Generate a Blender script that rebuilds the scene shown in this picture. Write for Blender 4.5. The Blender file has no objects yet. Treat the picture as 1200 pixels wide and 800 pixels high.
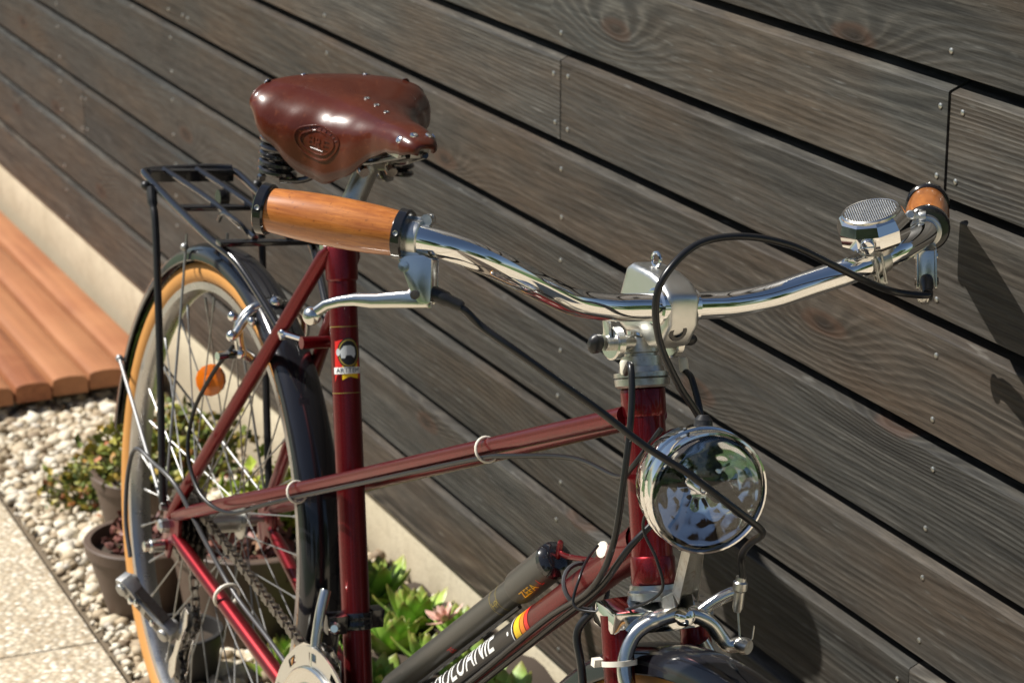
import bpy, bmesh, math, random
import numpy as np
from mathutils import Vector, Matrix

random.seed(7)
rng = np.random.default_rng(7)
SC = bpy.context.scene
COL = SC.collection
PI = math.pi

# ------------------------------------------------------------------ camera
CAM = Vector((0.0, 1.30, 1.42086))
CAM_PITCH = math.radians(17.1068)      # looking down
CAM_YAW = math.radians(24.0778)        # turned from the wall direction (+X) towards the wall
fwd = Vector((math.cos(CAM_PITCH) * math.cos(CAM_YAW), -math.cos(CAM_PITCH) * math.sin(CAM_YAW), -math.sin(CAM_PITCH)))
rgt = Vector((-math.sin(CAM_YAW), -math.cos(CAM_YAW), 0))
upv = rgt.cross(fwd)
cam = bpy.data.cameras.new('camera')
cam.sensor_width = 36.0
cam.lens = 2973.0 / 1200.0 * 36.0
cam.clip_start = 0.05
cam.clip_end = 500
cam.dof.use_dof = True
cam.dof.focus_distance = 2.13
cam.dof.aperture_fstop = 13.0
cam.dof.aperture_blades = 6
camo = bpy.data.objects.new('camera', cam)
COL.objects.link(camo)
camo.matrix_world = Matrix(((rgt.x, upv.x, -fwd.x, CAM.x), (rgt.y, upv.y, -fwd.y, CAM.y), (rgt.z, upv.z, -fwd.z, CAM.z), (0, 0, 0, 1)))
SC.camera = camo

# ------------------------------------------------------------------ light
SUN_EL = math.radians(51.5)
SUN_AZ = math.radians(121.0)           # direction the light travels, from +X turning towards the wall (-Y)
sun_travel = Vector((math.cos(SUN_EL) * math.cos(SUN_AZ), -math.cos(SUN_EL) * math.sin(SUN_AZ), -math.sin(SUN_EL)))
to_sun = -sun_travel
sl = bpy.data.lights.new('sun', 'SUN')
sl.energy = 5.0
sl.angle = math.radians(0.53)
sl.color = (1.0, 0.955, 0.885)
so = bpy.data.objects.new('sun', sl)
COL.objects.link(so)
so.rotation_euler = to_sun.to_track_quat('Z', 'Y').to_euler()
so.location = (0, 4, 8)
w = bpy.data.worlds.new('World')
SC.world = w
w.use_nodes = True
nt = w.node_tree
bg = nt.nodes['Background']
sky = nt.nodes.new('ShaderNodeTexSky')
sky.sky_type = 'NISHITA'
sky.sun_disc = False
sky.sun_elevation = SUN_EL
sky.sun_rotation = math.atan2(to_sun.x, to_sun.y)
sky.air_density = 1.0
sky.dust_density = 0.8
nt.links.new(sky.outputs[0], bg.inputs[0])
bg.inputs[1].default_value = 0.05
SC.view_settings.view_transform = 'Standard'
SC.view_settings.look = 'None'
SC.view_settings.exposure = 0.58
SC.view_settings.gamma = 1.0
SC.cycles.max_bounces = 10
SC.cycles.diffuse_bounces = 2
SC.cycles.glossy_bounces = 6
SC.cycles.transparent_max_bounces = 12
SC.cycles.sample_clamp_indirect = 6.0

# ------------------------------------------------------------------ materials
def mat(name, col=(0.5, 0.5, 0.5), rough=0.5, metal=0.0, coat=0.0, coat_rough=0.05, spec=0.5, ior=1.45):
    m = bpy.data.materials.new(name)
    m.use_nodes = True
    b = m.node_tree.nodes['Principled BSDF']
    b.inputs['Base Color'].default_value = (*col, 1)
    b.inputs['Roughness'].default_value = rough
    b.inputs['Metallic'].default_value = metal
    b.inputs['Coat Weight'].default_value = coat
    b.inputs['Coat Roughness'].default_value = coat_rough
    b.inputs['Specular IOR Level'].default_value = spec
    b.inputs['IOR'].default_value = ior
    return m

class N:
    """small node helper"""
    def __init__(s, m):
        s.t = m.node_tree
        s.b = s.t.nodes['Principled BSDF']
    def new(s, kind, **kw):
        n = s.t.nodes.new(kind)
        for k, v in kw.items():
            if k.startswith('_'):
                setattr(n, k[1:], v)
            else:
                key = k.replace('__', ' ')
                n.inputs[key].default_value = v
        return n
    def link(s, a, b):
        s.t.links.new(a, b)
    def coords(s, scale=(1, 1, 1), rand=0.0, kind='Object'):
        tc = s.new('ShaderNodeTexCoord')
        mp = s.new('ShaderNodeMapping')
        mp.inputs['Scale'].default_value = scale
        s.link(tc.outputs[kind], mp.inputs[0])
        out = mp.outputs[0]
        if rand:
            oi = s.new('ShaderNodeObjectInfo')
            mu = s.new('ShaderNodeMath', _operation='MULTIPLY')
            mu.inputs[1].default_value = rand
            s.link(oi.outputs['Random'], mu.inputs[0])
            ad = s.new('ShaderNodeVectorMath', _operation='ADD')
            s.link(out, ad.inputs[0])
            s.link(mu.outputs[0], ad.inputs[1])
            out = ad.outputs[0]
        return out
    def noise(s, vec, scale, detail=4, rough=0.55, dist=0.0):
        n = s.new('ShaderNodeTexNoise')
        n.inputs['Scale'].default_value = scale
        n.inputs['Detail'].default_value = detail
        n.inputs['Roughness'].default_value = rough
        n.inputs['Distortion'].default_value = dist
        if vec is not None:
            s.link(vec, n.inputs['Vector'])
        return n.outputs[0]
    def math(s, op, a, b=0.0, c=None):
        n = s.new('ShaderNodeMath', _operation=op)
        for i, v in enumerate((a, b) if c is None else (a, b, c)):
            if isinstance(v, (int, float)):
                n.inputs[i].default_value = v
            else:
                s.link(v, n.inputs[i])
        return n.outputs[0]
    def ramp(s, fac, stops, interp='LINEAR'):
        n = s.new('ShaderNodeValToRGB')
        n.color_ramp.interpolation = interp
        e = n.color_ramp.elements
        while len(e) < len(stops):
            e.new(0.5)
        for i, (p, c) in enumerate(stops):
            e[i].position = p
            e[i].color = (*c, 1) if len(c) == 3 else c
        s.link(fac, n.inputs[0])
        return n.outputs[0]
    def mix(s, fac, a, b, mode='MIX'):
        n = s.new('ShaderNodeMix', _data_type='RGBA', _blend_type=mode)
        for sock, v in ((n.inputs[0], fac), (n.inputs[6], a), (n.inputs[7], b)):
            if isinstance(v, (int, float)):
                sock.default_value = v
            elif isinstance(v, tuple):
                sock.default_value = (*v, 1)
            else:
                s.link(v, sock)
        return n.outputs[2]
    def bump(s, h, strength=0.3, dist=0.002):
        n = s.new('ShaderNodeBump')
        n.inputs['Strength'].default_value = strength
        n.inputs['Distance'].default_value = dist
        s.link(h, n.inputs['Height'])
        s.link(n.outputs[0], s.b.inputs['Normal'])
    def sep(s, vec):
        n = s.new('ShaderNodeSeparateXYZ')
        s.link(vec, n.inputs[0])
        return n.outputs

def wood_board_material():
    m = mat('weathered_wood', rough=0.62, spec=0.22)
    n = N(m)
    base = n.coords((1, 1, 1), 37.0)
    x, y, z = n.sep(base)
    # slow wandering of the grain along the board
    def stretched(sx, sy, sz):
        c = n.new('ShaderNodeCombineXYZ')
        n.link(n.math('MULTIPLY', x, sx), c.inputs[0])
        n.link(n.math('MULTIPLY', y, sy), c.inputs[1])
        n.link(n.math('MULTIPLY', z, sz), c.inputs[2])
        return c.outputs[0]
    rnd = n.new('ShaderNodeObjectInfo')
    wander = n.noise(stretched(1.1, 4, 6.0), 1.0, 1.5, 0.4)
    fine_w = n.noise(stretched(6, 6, 26), 1.0, 3, 0.5)
    zf = n.math('MULTIPLY_ADD', n.math('FRACT', n.math('MULTIPLY', rnd.outputs['Random'], 7.31)), 110.0, 75.0)
    vo = n.new('ShaderNodeTexVoronoi', _voronoi_dimensions='2D')
    vo.inputs['Scale'].default_value = 1.0
    flat = n.new('ShaderNodeCombineXYZ')
    n.link(n.math('MULTIPLY', x, 1.7), flat.inputs[0])
    n.link(n.math('MULTIPLY', z, 5.2), flat.inputs[1])
    n.link(flat.outputs[0], vo.inputs['Vector'])
    kd = n.math('ADD', vo.outputs['Distance'], n.math('MULTIPLY', n.noise(stretched(14, 4, 40), 1.0, 2, 0.5), 0.05))
    has = n.math('GREATER_THAN', n.sep(vo.outputs['Color'])[0], 0.45)
    swirl = n.math('MULTIPLY', n.math('POWER', n.math('MAXIMUM', n.math('SUBTRACT', 1.0, n.math('MULTIPLY', kd, 2.3)), 0.0), 2.0), has)
    v = n.math('ADD', n.math('MULTIPLY', wander, 15.0), n.math('MULTIPLY', z, zf))
    v = n.math('ADD', v, n.math('MULTIPLY', fine_w, 1.1))
    v = n.math('ADD', v, n.math('MULTIPLY', swirl, 7.0))
    ring = n.math('SINE', n.math('MULTIPLY', v, 6.283))
    ring = n.math('MULTIPLY_ADD', ring, 0.5, 0.5)
    ring = n.math('POWER', ring, 1.5)
    show0 = n.ramp(n.noise(stretched(0.8, 2, 7), 1.0, 2, 0.5), [(0.44, (0.06,) * 3), (0.66, (1, 1, 1))])
    show = n.math('MINIMUM', n.math('ADD', n.sep(show0)[0], n.math('MULTIPLY', swirl, 1.2)), 1.0)
    fibre = n.noise(stretched(11, 90, 280), 1.0, 5, 0.8)
    fibre2 = n.noise(stretched(2.4, 40, 110), 1.0, 5, 0.65)
    patch = n.noise(stretched(2.0, 3, 9), 1.0, 4, 0.6)
    stain = n.noise(stretched(1.3, 2, 6), 1.0, 5, 0.7)
    specks = n.noise(stretched(22, 60, 200), 1.0, 2, 0.5)
    oi = n.new('ShaderNodeObjectInfo')
    c0 = n.ramp(ring, [(0.0, (0.013, 0.0122, 0.011)), (0.5, (0.034, 0.0315, 0.0275)), (1.0, (0.078, 0.069, 0.056))])
    c1 = n.ramp(fibre2, [(0.30, (0.014, 0.0130, 0.0118)), (0.5, (0.036, 0.0335, 0.0292)), (0.72, (0.068, 0.062, 0.053))])
    c = n.mix(n.math('MULTIPLY', show, n.math('MULTIPLY_ADD', oi.outputs['Random'], 0.55, 0.20)), c1, c0)
    c = n.mix(n.ramp(patch, [(0.42, (0, 0, 0)), (0.70, (0.8,) * 3)]), c, (0.056, 0.039, 0.026))
    c = n.mix(n.ramp(stain, [(0.48, (0, 0, 0)), (0.72, (0.65,) * 3)]), c, (0.042, 0.0415, 0.038))
    c = n.mix(n.ramp(specks, [(0.66, (0, 0, 0)), (0.76, (0.6,) * 3)]), c, (0.095, 0.090, 0.080))
    br = n.math('MULTIPLY_ADD', oi.outputs['Random'], 0.55, 0.86)
    fb = n.math('MULTIPLY_ADD', fibre, 3.1, -0.52)
    c = n.mix(1.0, c, n.math('MULTIPLY', br, fb), 'MULTIPLY')
    hue = n.math('FRACT', n.math('MULTIPLY', oi.outputs['Random'], 17.7))
    c = n.mix(1.0, c, n.ramp(hue, [(0.0, (0.92, 1.0, 1.05)), (0.55, (0.98, 0.99, 1.00)), (1.0, (1.07, 0.98, 0.90))]), 'MULTIPLY')
    # knots
    kn = n.ramp(kd, [(0.040, (1, 1, 1)), (0.070, (0.7,) * 3), (0.105, (0, 0, 0))])
    kn = n.math('MULTIPLY', n.sep(kn)[0], has)
    kcol = n.ramp(kd, [(0.030, (0.016, 0.011, 0.009)), (0.055, (0.030, 0.018, 0.012)), (0.085, (0.085, 0.038, 0.020))])
    c = n.mix(n.math('MULTIPLY', kn, 0.85), c, kcol)
    c = n.mix(n.math('MULTIPLY', swirl, 0.30), c, (0.024, 0.021, 0.018))
    n.link(c, n.b.inputs['Base Color'])
    n.link(n.math('MULTIPLY_ADD', fibre, -0.25, 0.68), n.b.inputs['Roughness'])
    h = n.math('ADD', n.math('MULTIPLY', ring, 0.6), n.math('MULTIPLY', fibre, 0.55))
    n.bump(h, 0.55, 0.0012)
    return m

def flake_material(name, col, dark):
    m = mat(name, col, 0.36, 0.80, 0.5, 0.03, 0.5)
    n = N(m)
    v = n.coords((1, 1, 1))
    k = n.noise(v, 900, 2)
    d = n.noise(v, 14, 4)
    c = n.mix(n.ramp(k, [(0.4, (0, 0, 0)), (0.7, (1, 1, 1))]), col, dark)
    c = n.mix(n.ramp(d, [(0.5, (0, 0, 0)), (0.85, (0.35, 0.35, 0.35))]), c, (0.08, 0.03, 0.025))
    n.link(c, n.b.inputs['Base Color'])
    n.link(n.math('MULTIPLY_ADD', d, 0.16, 0.30), n.b.inputs['Roughness'])
    n.link(n.ramp(n.noise(v, 45, 5), [(0.4, (0.015,) * 3), (0.75, (0.06,) * 3)]), n.b.inputs['Coat Roughness'])
    return m

def worn_metal(name, col, r0, r1, scale=120.0, bump=0.0, spot=None):
    m = mat(name, col, r0, 1.0)
    n = N(m)
    v = n.coords((1, 1, 1))
    k = n.noise(v, scale, 5, 0.6)
    n.link(n.math('MULTIPLY_ADD', k, r1 - r0, r0), n.b.inputs['Roughness'])
    if spot:
        s2 = n.noise(v, scale * 0.6, 6, 0.7)
        n.link(n.mix(n.ramp(s2, [(0.52, (0, 0, 0)), (0.72, (0.8,) * 3)]), col, spot), n.b.inputs['Base Color'])
    if bump:
        n.bump(k, bump, 0.0004)
    return m

M = {}
M['board'] = wood_board_material()
M['maroon'] = flake_material('maroon_metallic_paint', (0.125, 0.0038, 0.0070), (0.200, 0.008, 0.012))
M['chrome'] = worn_metal('chrome', (0.80, 0.80, 0.79), 0.03, 0.12, 60)
M['chrome_clean'] = worn_metal('polished_chrome', (0.83, 0.83, 0.82), 0.015, 0.11, 55)
M['alu'] = worn_metal('cast_aluminium', (0.66, 0.66, 0.63), 0.22, 0.45, 160, 0.1)
M['alu_polish'] = worn_metal('polished_aluminium', (0.70, 0.69, 0.65), 0.14, 0.30, 90)
M['chain'] = worn_metal('oiled_chain', (0.20, 0.185, 0.165), 0.28, 0.5, 260, 0.1, (0.06, 0.045, 0.03))
M['alu_dull'] = worn_metal('dull_aluminium', (0.36, 0.36, 0.35), 0.35, 0.6, 240, 0.2)
M['zinc'] = worn_metal('zinc_steel', (0.52, 0.52, 0.49), 0.22, 0.5, 200, 0.1, (0.30, 0.24, 0.17))
M['steel_dark'] = worn_metal('oily_steel', (0.10, 0.09, 0.08), 0.3, 0.6, 300, 0.2, (0.07, 0.045, 0.025))
M['spoke'] = worn_metal('spoke_steel', (0.36, 0.36, 0.35), 0.40, 0.60, 60)
M['stay'] = worn_metal('stay_steel', (0.30, 0.30, 0.30), 0.45, 0.62, 60)
M['black_paint'] = mat('black_enamel', (0.010, 0.010, 0.012), 0.16, 0, 0.6, 0.03)
M['black_plastic'] = mat('black_plastic', (0.014, 0.014, 0.015), 0.38)
M['rubber'] = mat('black_rubber', (0.016, 0.016, 0.016), 0.62)
M['cable'] = mat('black_cable_sheath', (0.011, 0.011, 0.012), 0.30)
M['cable_grey'] = mat('grey_cable_sheath', (0.055, 0.055, 0.058), 0.34)
M['mudguard'] = mat('black_mudguard_plastic', (0.011, 0.011, 0.014), 0.14, 0, 0.4, 0.05)
M['white_tie'] = mat('cream_plastic', (0.72, 0.68, 0.58), 0.45)
M['white_print'] = mat('white_print', (0.80, 0.80, 0.77), 0.45)
M['black_print'] = mat('black_print', (0.016, 0.014, 0.014), 0.30)
M['yellow_print'] = mat('yellow_print', (0.80, 0.50, 0.012), 0.35)
M['orange_print'] = mat('orange_print', (0.75, 0.20, 0.012), 0.35)
M['red_print'] = mat('red_print', (0.62, 0.025, 0.02), 0.35)
M['grey_print'] = mat('grey_print', (0.52, 0.55, 0.56), 0.4)
M['blue_print'] = mat('navy_print', (0.02, 0.03, 0.06), 0.4)
M['gold_print'] = mat('gold_print', (0.30, 0.23, 0.05), 0.4)
M['gum'] = mat('gum_sidewall', (0.50, 0.235, 0.060), 0.6)
M['pump'] = mat('grey_pump_plastic', (0.050, 0.049, 0.043), 0.33)
M['pump_dark'] = mat('dark_pump_plastic', (0.02, 0.02, 0.019), 0.3)
M['fitting'] = mat('cream_rubber', (0.60, 0.56, 0.45), 0.5)
M['terracotta'] = mat('terracotta', (0.36, 0.15, 0.085), 0.8)
M['soil'] = mat('soil', (0.05, 0.036, 0.025), 0.95)
M['reflector'] = mat('orange_reflector', (0.85, 0.20, 0.01), 0.18, 0, 0.6)
M['dark_gap'] = mat('black_felt', (0.012, 0.011, 0.010), 0.9)

def rim_mat():
    m = worn_metal('rim_aluminium', (0.50, 0.50, 0.495), 0.20, 0.38, 70)
    return m
M['rim'] = rim_mat()

def leather():
    m = mat('brown_leather', (0.15, 0.032, 0.012), 0.30, 0, 0.55, 0.13, 0.25)
    n = N(m)
    v = n.coords((1, 1, 1))
    g = n.noise(v, 420, 5, 0.6)
    l = n.noise(v, 16, 4)
    c = n.mix(l, (0.036, 0.0060, 0.0032), (0.100, 0.0185, 0.0058))
    scuff = n.ramp(n.noise(v, 75, 6, 0.75, 1.5), [(0.56, (0, 0, 0)), (0.70, (0.55,) * 3)])
    c = n.mix(scuff, c, (0.165, 0.048, 0.018))
    n.link(c, n.b.inputs['Base Color'])
    n.link(n.math('MULTIPLY_ADD', n.noise(v, 60, 4), 0.26, 0.19), n.b.inputs['Roughness'])
    n.bump(g, 0.10, 0.0006)
    return m
M['leather'] = leather()

def grip_wood():
    m = mat('varnished_wood', (0.42, 0.15, 0.03), 0.34, 0, 0.7, 0.10)
    n = N(m)
    tc = n.coords((1, 1, 1))
    x, y, z = n.sep(tc)
    c = n.new('ShaderNodeCombineXYZ')
    n.link(n.math('MULTIPLY', x, 20.0), c.inputs[0])
    n.link(n.math('MULTIPLY', y, 70.0), c.inputs[1])
    n.link(n.math('MULTIPLY', z, 520.0), c.inputs[2])
    f = n.noise(c.outputs[0], 1.0, 5, 0.6)
    l = n.noise(tc, 28, 3)
    f2 = n.noise(tc, 300, 3)
    col = n.ramp(f, [(0.3, (0.28, 0.080, 0.014)), (0.7, (0.56, 0.200, 0.038))])
    col = n.mix(n.ramp(l, [(0.4, (0, 0, 0)), (0.7, (0.5,) * 3)]), col, (0.34, 0.10, 0.018))
    col = n.mix(n.ramp(f2, [(0.62, (0, 0, 0)), (0.72, (0.6,) * 3)]), col, (0.14, 0.04, 0.01))
    n.link(col, n.b.inputs['Base Color'])
    n.bump(f, 0.08, 0.0004)
    return m
M['grip'] = grip_wood()

def tyre_tread():
    m = mat('tyre_rubber', (0.020, 0.019, 0.018), 0.7)
    return m
M['tread'] = tyre_tread()

def concrete():
    m = mat('cream_render', (0.52, 0.47, 0.36), 0.85)
    n = N(m)
    v = n.coords((1, 1, 1))
    a = n.noise(v, 3, 5)
    b2 = n.noise(v, 60, 5)
    x, y, z = n.sep(v)
    c = n.ramp(a, [(0.3, (0.53, 0.47, 0.335)), (0.7, (0.66, 0.595, 0.445))])
    c = n.mix(n.ramp(b2, [(0.5, (0, 0, 0)), (0.8, (0.5,) * 3)]), c, (0.36, 0.31, 0.23))
    n.link(c, n.b.inputs['Base Color'])
    low = n.ramp(n.math('ADD', z, n.math('MULTIPLY', n.noise(v, 14, 5, 0.7), 0.12)), [(0.0, (0.75,) * 3), (0.09, (0, 0, 0))])
    c = n.mix(n.math('MULTIPLY', n.sep(low)[0], 0.8), c, (0.24, 0.19, 0.125))
    n.link(c, n.b.inputs['Base Color'])
    n.bump(n.noise(v, 140, 5), 0.35, 0.003)
    return m
M['plinth'] = concrete()

def slab_mat():
    m = mat('exposed_aggregate', (0.5, 0.45, 0.37), 0.8)
    n = N(m)
    v = n.coords((1, 1, 1), 11.0)
    vo = n.new('ShaderNodeTexVoronoi')
    vo.inputs['Scale'].default_value = 98
    n.link(v, vo.inputs['Vector'])
    hue = n.sep(vo.outputs['Color'])[0]
    c = n.ramp(hue, [(0.0, (0.36, 0.27, 0.17)), (0.35, (0.58, 0.49, 0.355)), (0.7, (0.70, 0.625, 0.49)), (1.0, (0.82, 0.77, 0.67))])
    edge = n.ramp(vo.outputs['Distance'], [(0.35, (0, 0, 0)), (0.62, (1, 1, 1))])
    c = n.mix(edge, c, (0.42, 0.35, 0.25))
    dirt = n.noise(v, 5, 5, 0.65)
    c = n.mix(n.ramp(dirt, [(0.45, (0, 0, 0)), (0.8, (0.4,) * 3)]), c, (0.24, 0.195, 0.135))
    n.link(c, n.b.inputs['Base Color'])
    n.bump(n.math('SUBTRACT', 1.0, vo.outputs['Distance']), 0.8, 0.004)
    return m
M['slab'] = slab_mat()

def pebble_mat():
    m = mat('pale_pebbles', (0.6, 0.55, 0.45), 0.7)
    n = N(m)
    a = n.new('ShaderNodeAttribute', _attribute_name='tone')
    v = n.coords((1, 1, 1))
    c = n.ramp(a.outputs['Fac'], [(0.0, (0.17, 0.12, 0.075)), (0.2, (0.40, 0.31, 0.20)), (0.5, (0.60, 0.515, 0.375)), (0.82, (0.74, 0.68, 0.55)), (1.0, (0.52, 0.47, 0.40))])
    c = n.mix(n.ramp(n.noise(v, 130, 4), [(0.45, (0, 0, 0)), (0.8, (0.45,) * 3)]), c, (0.34, 0.27, 0.19))
    n.link(c, n.b.inputs['Base Color'])
    n.bump(n.noise(v, 260, 4), 0.25, 0.002)
    return m
M['pebble'] = pebble_mat()

def deck_mat():
    m = mat('larch_decking', (0.4, 0.15, 0.07), 0.6)
    n = N(m)
    v = n.coords((1, 1, 1), 13.0)
    x, y, z = n.sep(v)
    c = n.new('ShaderNodeCombineXYZ')
    n.link(n.math('MULTIPLY', x, 2.0), c.inputs[0])
    n.link(n.math('MULTIPLY', y, 60.0), c.inputs[1])
    n.link(n.math('MULTIPLY', z, 60.0), c.inputs[2])
    f = n.noise(c.outputs[0], 1.0, 5, 0.6)
    l = n.noise(v, 5, 3)
    oi = n.new('ShaderNodeObjectInfo')
    col = n.ramp(f, [(0.25, (0.13, 0.041, 0.016)), (0.5, (0.25, 0.086, 0.034)), (0.75, (0.38, 0.152, 0.064))])
    col = n.mix(n.ramp(l, [(0.4, (0, 0, 0)), (0.75, (0.6,) * 3)]), col, (0.43, 0.205, 0.092))
    col = n.mix(n.math('MULTIPLY', oi.outputs['Random'], 0.6), col, (0.40, 0.180, 0.080))
    n.link(col, n.b.inputs['Base Color'])
    n.bump(f, 0.3, 0.001)
    return m
M['deck'] = deck_mat()

def leaf_mat(name, c0, c1, tip=None):
    m = mat(name, c0, 0.42)
    n = N(m)
    v = n.coords((1, 1, 1), 5.0)
    oi = n.new('ShaderNodeObjectInfo')
    c = n.mix(oi.outputs['Random'], c0, c1)
    c = n.mix(n.ramp(n.noise(v, 90, 3), [(0.45, (0, 0, 0)), (0.8, (0.4,) * 3)]), c, tuple(q * 1.6 for q in c1))
    if tip:
        a = n.new('ShaderNodeAttribute', _attribute_name='tip')
        c = n.mix(n.ramp(a.outputs['Fac'], [(0.72, (0, 0, 0)), (1.0, (0.85,) * 3)]), c, tip)
    n.link(c, n.b.inputs['Base Color'])
    n.b.inputs['Subsurface Weight'].default_value = 0.15
    n.b.inputs['Subsurface Radius'].default_value = (0.004, 0.006, 0.002)
    return m
M['succulent'] = leaf_mat('succulent_leaf', (0.16, 0.32, 0.050), (0.33, 0.46, 0.085), (0.26, 0.20, 0.05))
M['sedum'] = leaf_mat('sedum_leaf', (0.12, 0.15, 0.03), (0.30, 0.25, 0.04))
M['sedum_red'] = leaf_mat('red_leaf', (0.17, 0.055, 0.04), (0.27, 0.11, 0.075))
M['leaf_dark'] = leaf_mat('tree_leaf', (0.045, 0.085, 0.018), (0.075, 0.13, 0.03))
M['leaf_pink'] = leaf_mat('pink_leaf', (0.55, 0.30, 0.24), (0.65, 0.45, 0.36))
M['stem_green'] = mat('plant_stem', (0.12, 0.10, 0.05), 0.7)

def attr_leaf(name, stops):
    m = mat(name, (0.1, 0.2, 0.05), 0.45)
    n = N(m)
    a = n.new('ShaderNodeAttribute', _attribute_name='tone')
    n.link(n.ramp(a.outputs['Fac'], stops), n.b.inputs['Base Color'])
    return m
M['sedum_mix'] = attr_leaf('sedum_foliage', [(0.0, (0.07, 0.10, 0.025)), (0.35, (0.15, 0.19, 0.035)), (0.6, (0.30, 0.29, 0.05)), (0.8, (0.42, 0.30, 0.05)), (0.9, (0.34, 0.10, 0.04)), (1.0, (0.45, 0.20, 0.10))])
M['lime_mix'] = attr_leaf('lime_foliage', [(0.0, (0.10, 0.16, 0.02)), (0.5, (0.26, 0.34, 0.035)), (0.8, (0.42, 0.42, 0.05)), (1.0, (0.50, 0.38, 0.08))])
M['red_mix'] = attr_leaf('red_foliage', [(0.0, (0.07, 0.035, 0.03)), (0.5, (0.20, 0.075, 0.06)), (0.85, (0.30, 0.13, 0.10)), (1.0, (0.40, 0.26, 0.15))])
M['tree_mix'] = attr_leaf('tree_foliage', [(0.0, (0.030, 0.060, 0.012)), (0.5, (0.060, 0.11, 0.022)), (1.0, (0.10, 0.15, 0.035))])

def pot_mat(name, c0, c1):
    m = mat(name, c0, 0.55)
    n = N(m)
    v = n.coords((1, 1, 1), 3.0)
    n.link(n.mix(n.noise(v, 22, 5, 0.65), c0, c1), n.b.inputs['Base Color'])
    n.bump(n.noise(v, 80, 4), 0.15, 0.002)
    return m
M['pot_brown'] = pot_mat('brown_pot', (0.070, 0.045, 0.032), (0.13, 0.092, 0.068))
M['pot_black'] = pot_mat('black_pot', (0.018, 0.018, 0.018), (0.03, 0.028, 0.026))
M['lawn'] = pot_mat('lawn', (0.050, 0.090, 0.018), (0.085, 0.135, 0.032))
M['bark'] = pot_mat('bark', (0.10, 0.075, 0.05), (0.16, 0.12, 0.085))
M['earth'] = pot_mat('earth', (0.12, 0.09, 0.06), (0.2, 0.16, 0.11))

def glass_mat():
    m = bpy.data.materials.new('lamp_glass')
    m.use_nodes = True
    t = m.node_tree
    t.nodes.remove(t.nodes['Principled BSDF'])
    out = t.nodes['Material Output']
    tr = t.nodes.new('ShaderNodeBsdfTransparent')
    tr.inputs[0].default_value = (0.96, 0.97, 0.97, 1)
    gl = t.nodes.new('ShaderNodeBsdfGlossy')
    gl.inputs['Roughness'].default_value = 0.01
    fr = t.nodes.new('ShaderNodeFresnel')
    fr.inputs['IOR'].default_value = 1.9
    mx = t.nodes.new('ShaderNodeMixShader')
    t.links.new(fr.outputs[0], mx.inputs[0])
    t.links.new(tr.outputs[0], mx.inputs[1])
    t.links.new(gl.outputs[0], mx.inputs[2])
    t.links.new(mx.outputs[0], out.inputs[0])
    return m
M['glass'] = glass_mat()
M['mirror'] = mat('lamp_reflector', (0.94, 0.95, 0.97), 0.05, 1.0)

# ------------------------------------------------------------------ mesh builder
def V(*a):
    return Vector(a)

def catmull(pts, n=8, closed=False):
    pts = [Vector(p) for p in pts]
    out = []
    k = len(pts)
    rngi = range(k if closed else k - 1)
    for i in rngi:
        p1, p2 = pts[i], pts[(i + 1) % k]
        p0 = pts[i - 1] if (i > 0 or closed) else p1 * 2 - p2
        p3 = pts[(i + 2) % k] if (i + 2 < k or closed) else p2 * 2 - p1
        for j in range(n):
            t = j / n
            t2, t3 = t * t, t * t * t
            out.append(0.5 * ((2 * p1) + (p2 - p0) * t + (2 * p0 - 5 * p1 + 4 * p2 - p3) * t2 + (3 * p1 - p0 - 3 * p2 + p3) * t3))
    if not closed:
        out.append(pts[-1])
    return out

def perp(d):
    d = d.normalized()
    a = Vector((0, 0, 1)) if abs(d.z) < 0.9 else Vector((1, 0, 0))
    u = d.cross(a).normalized()
    return u, d.cross(u).normalized()

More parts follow.
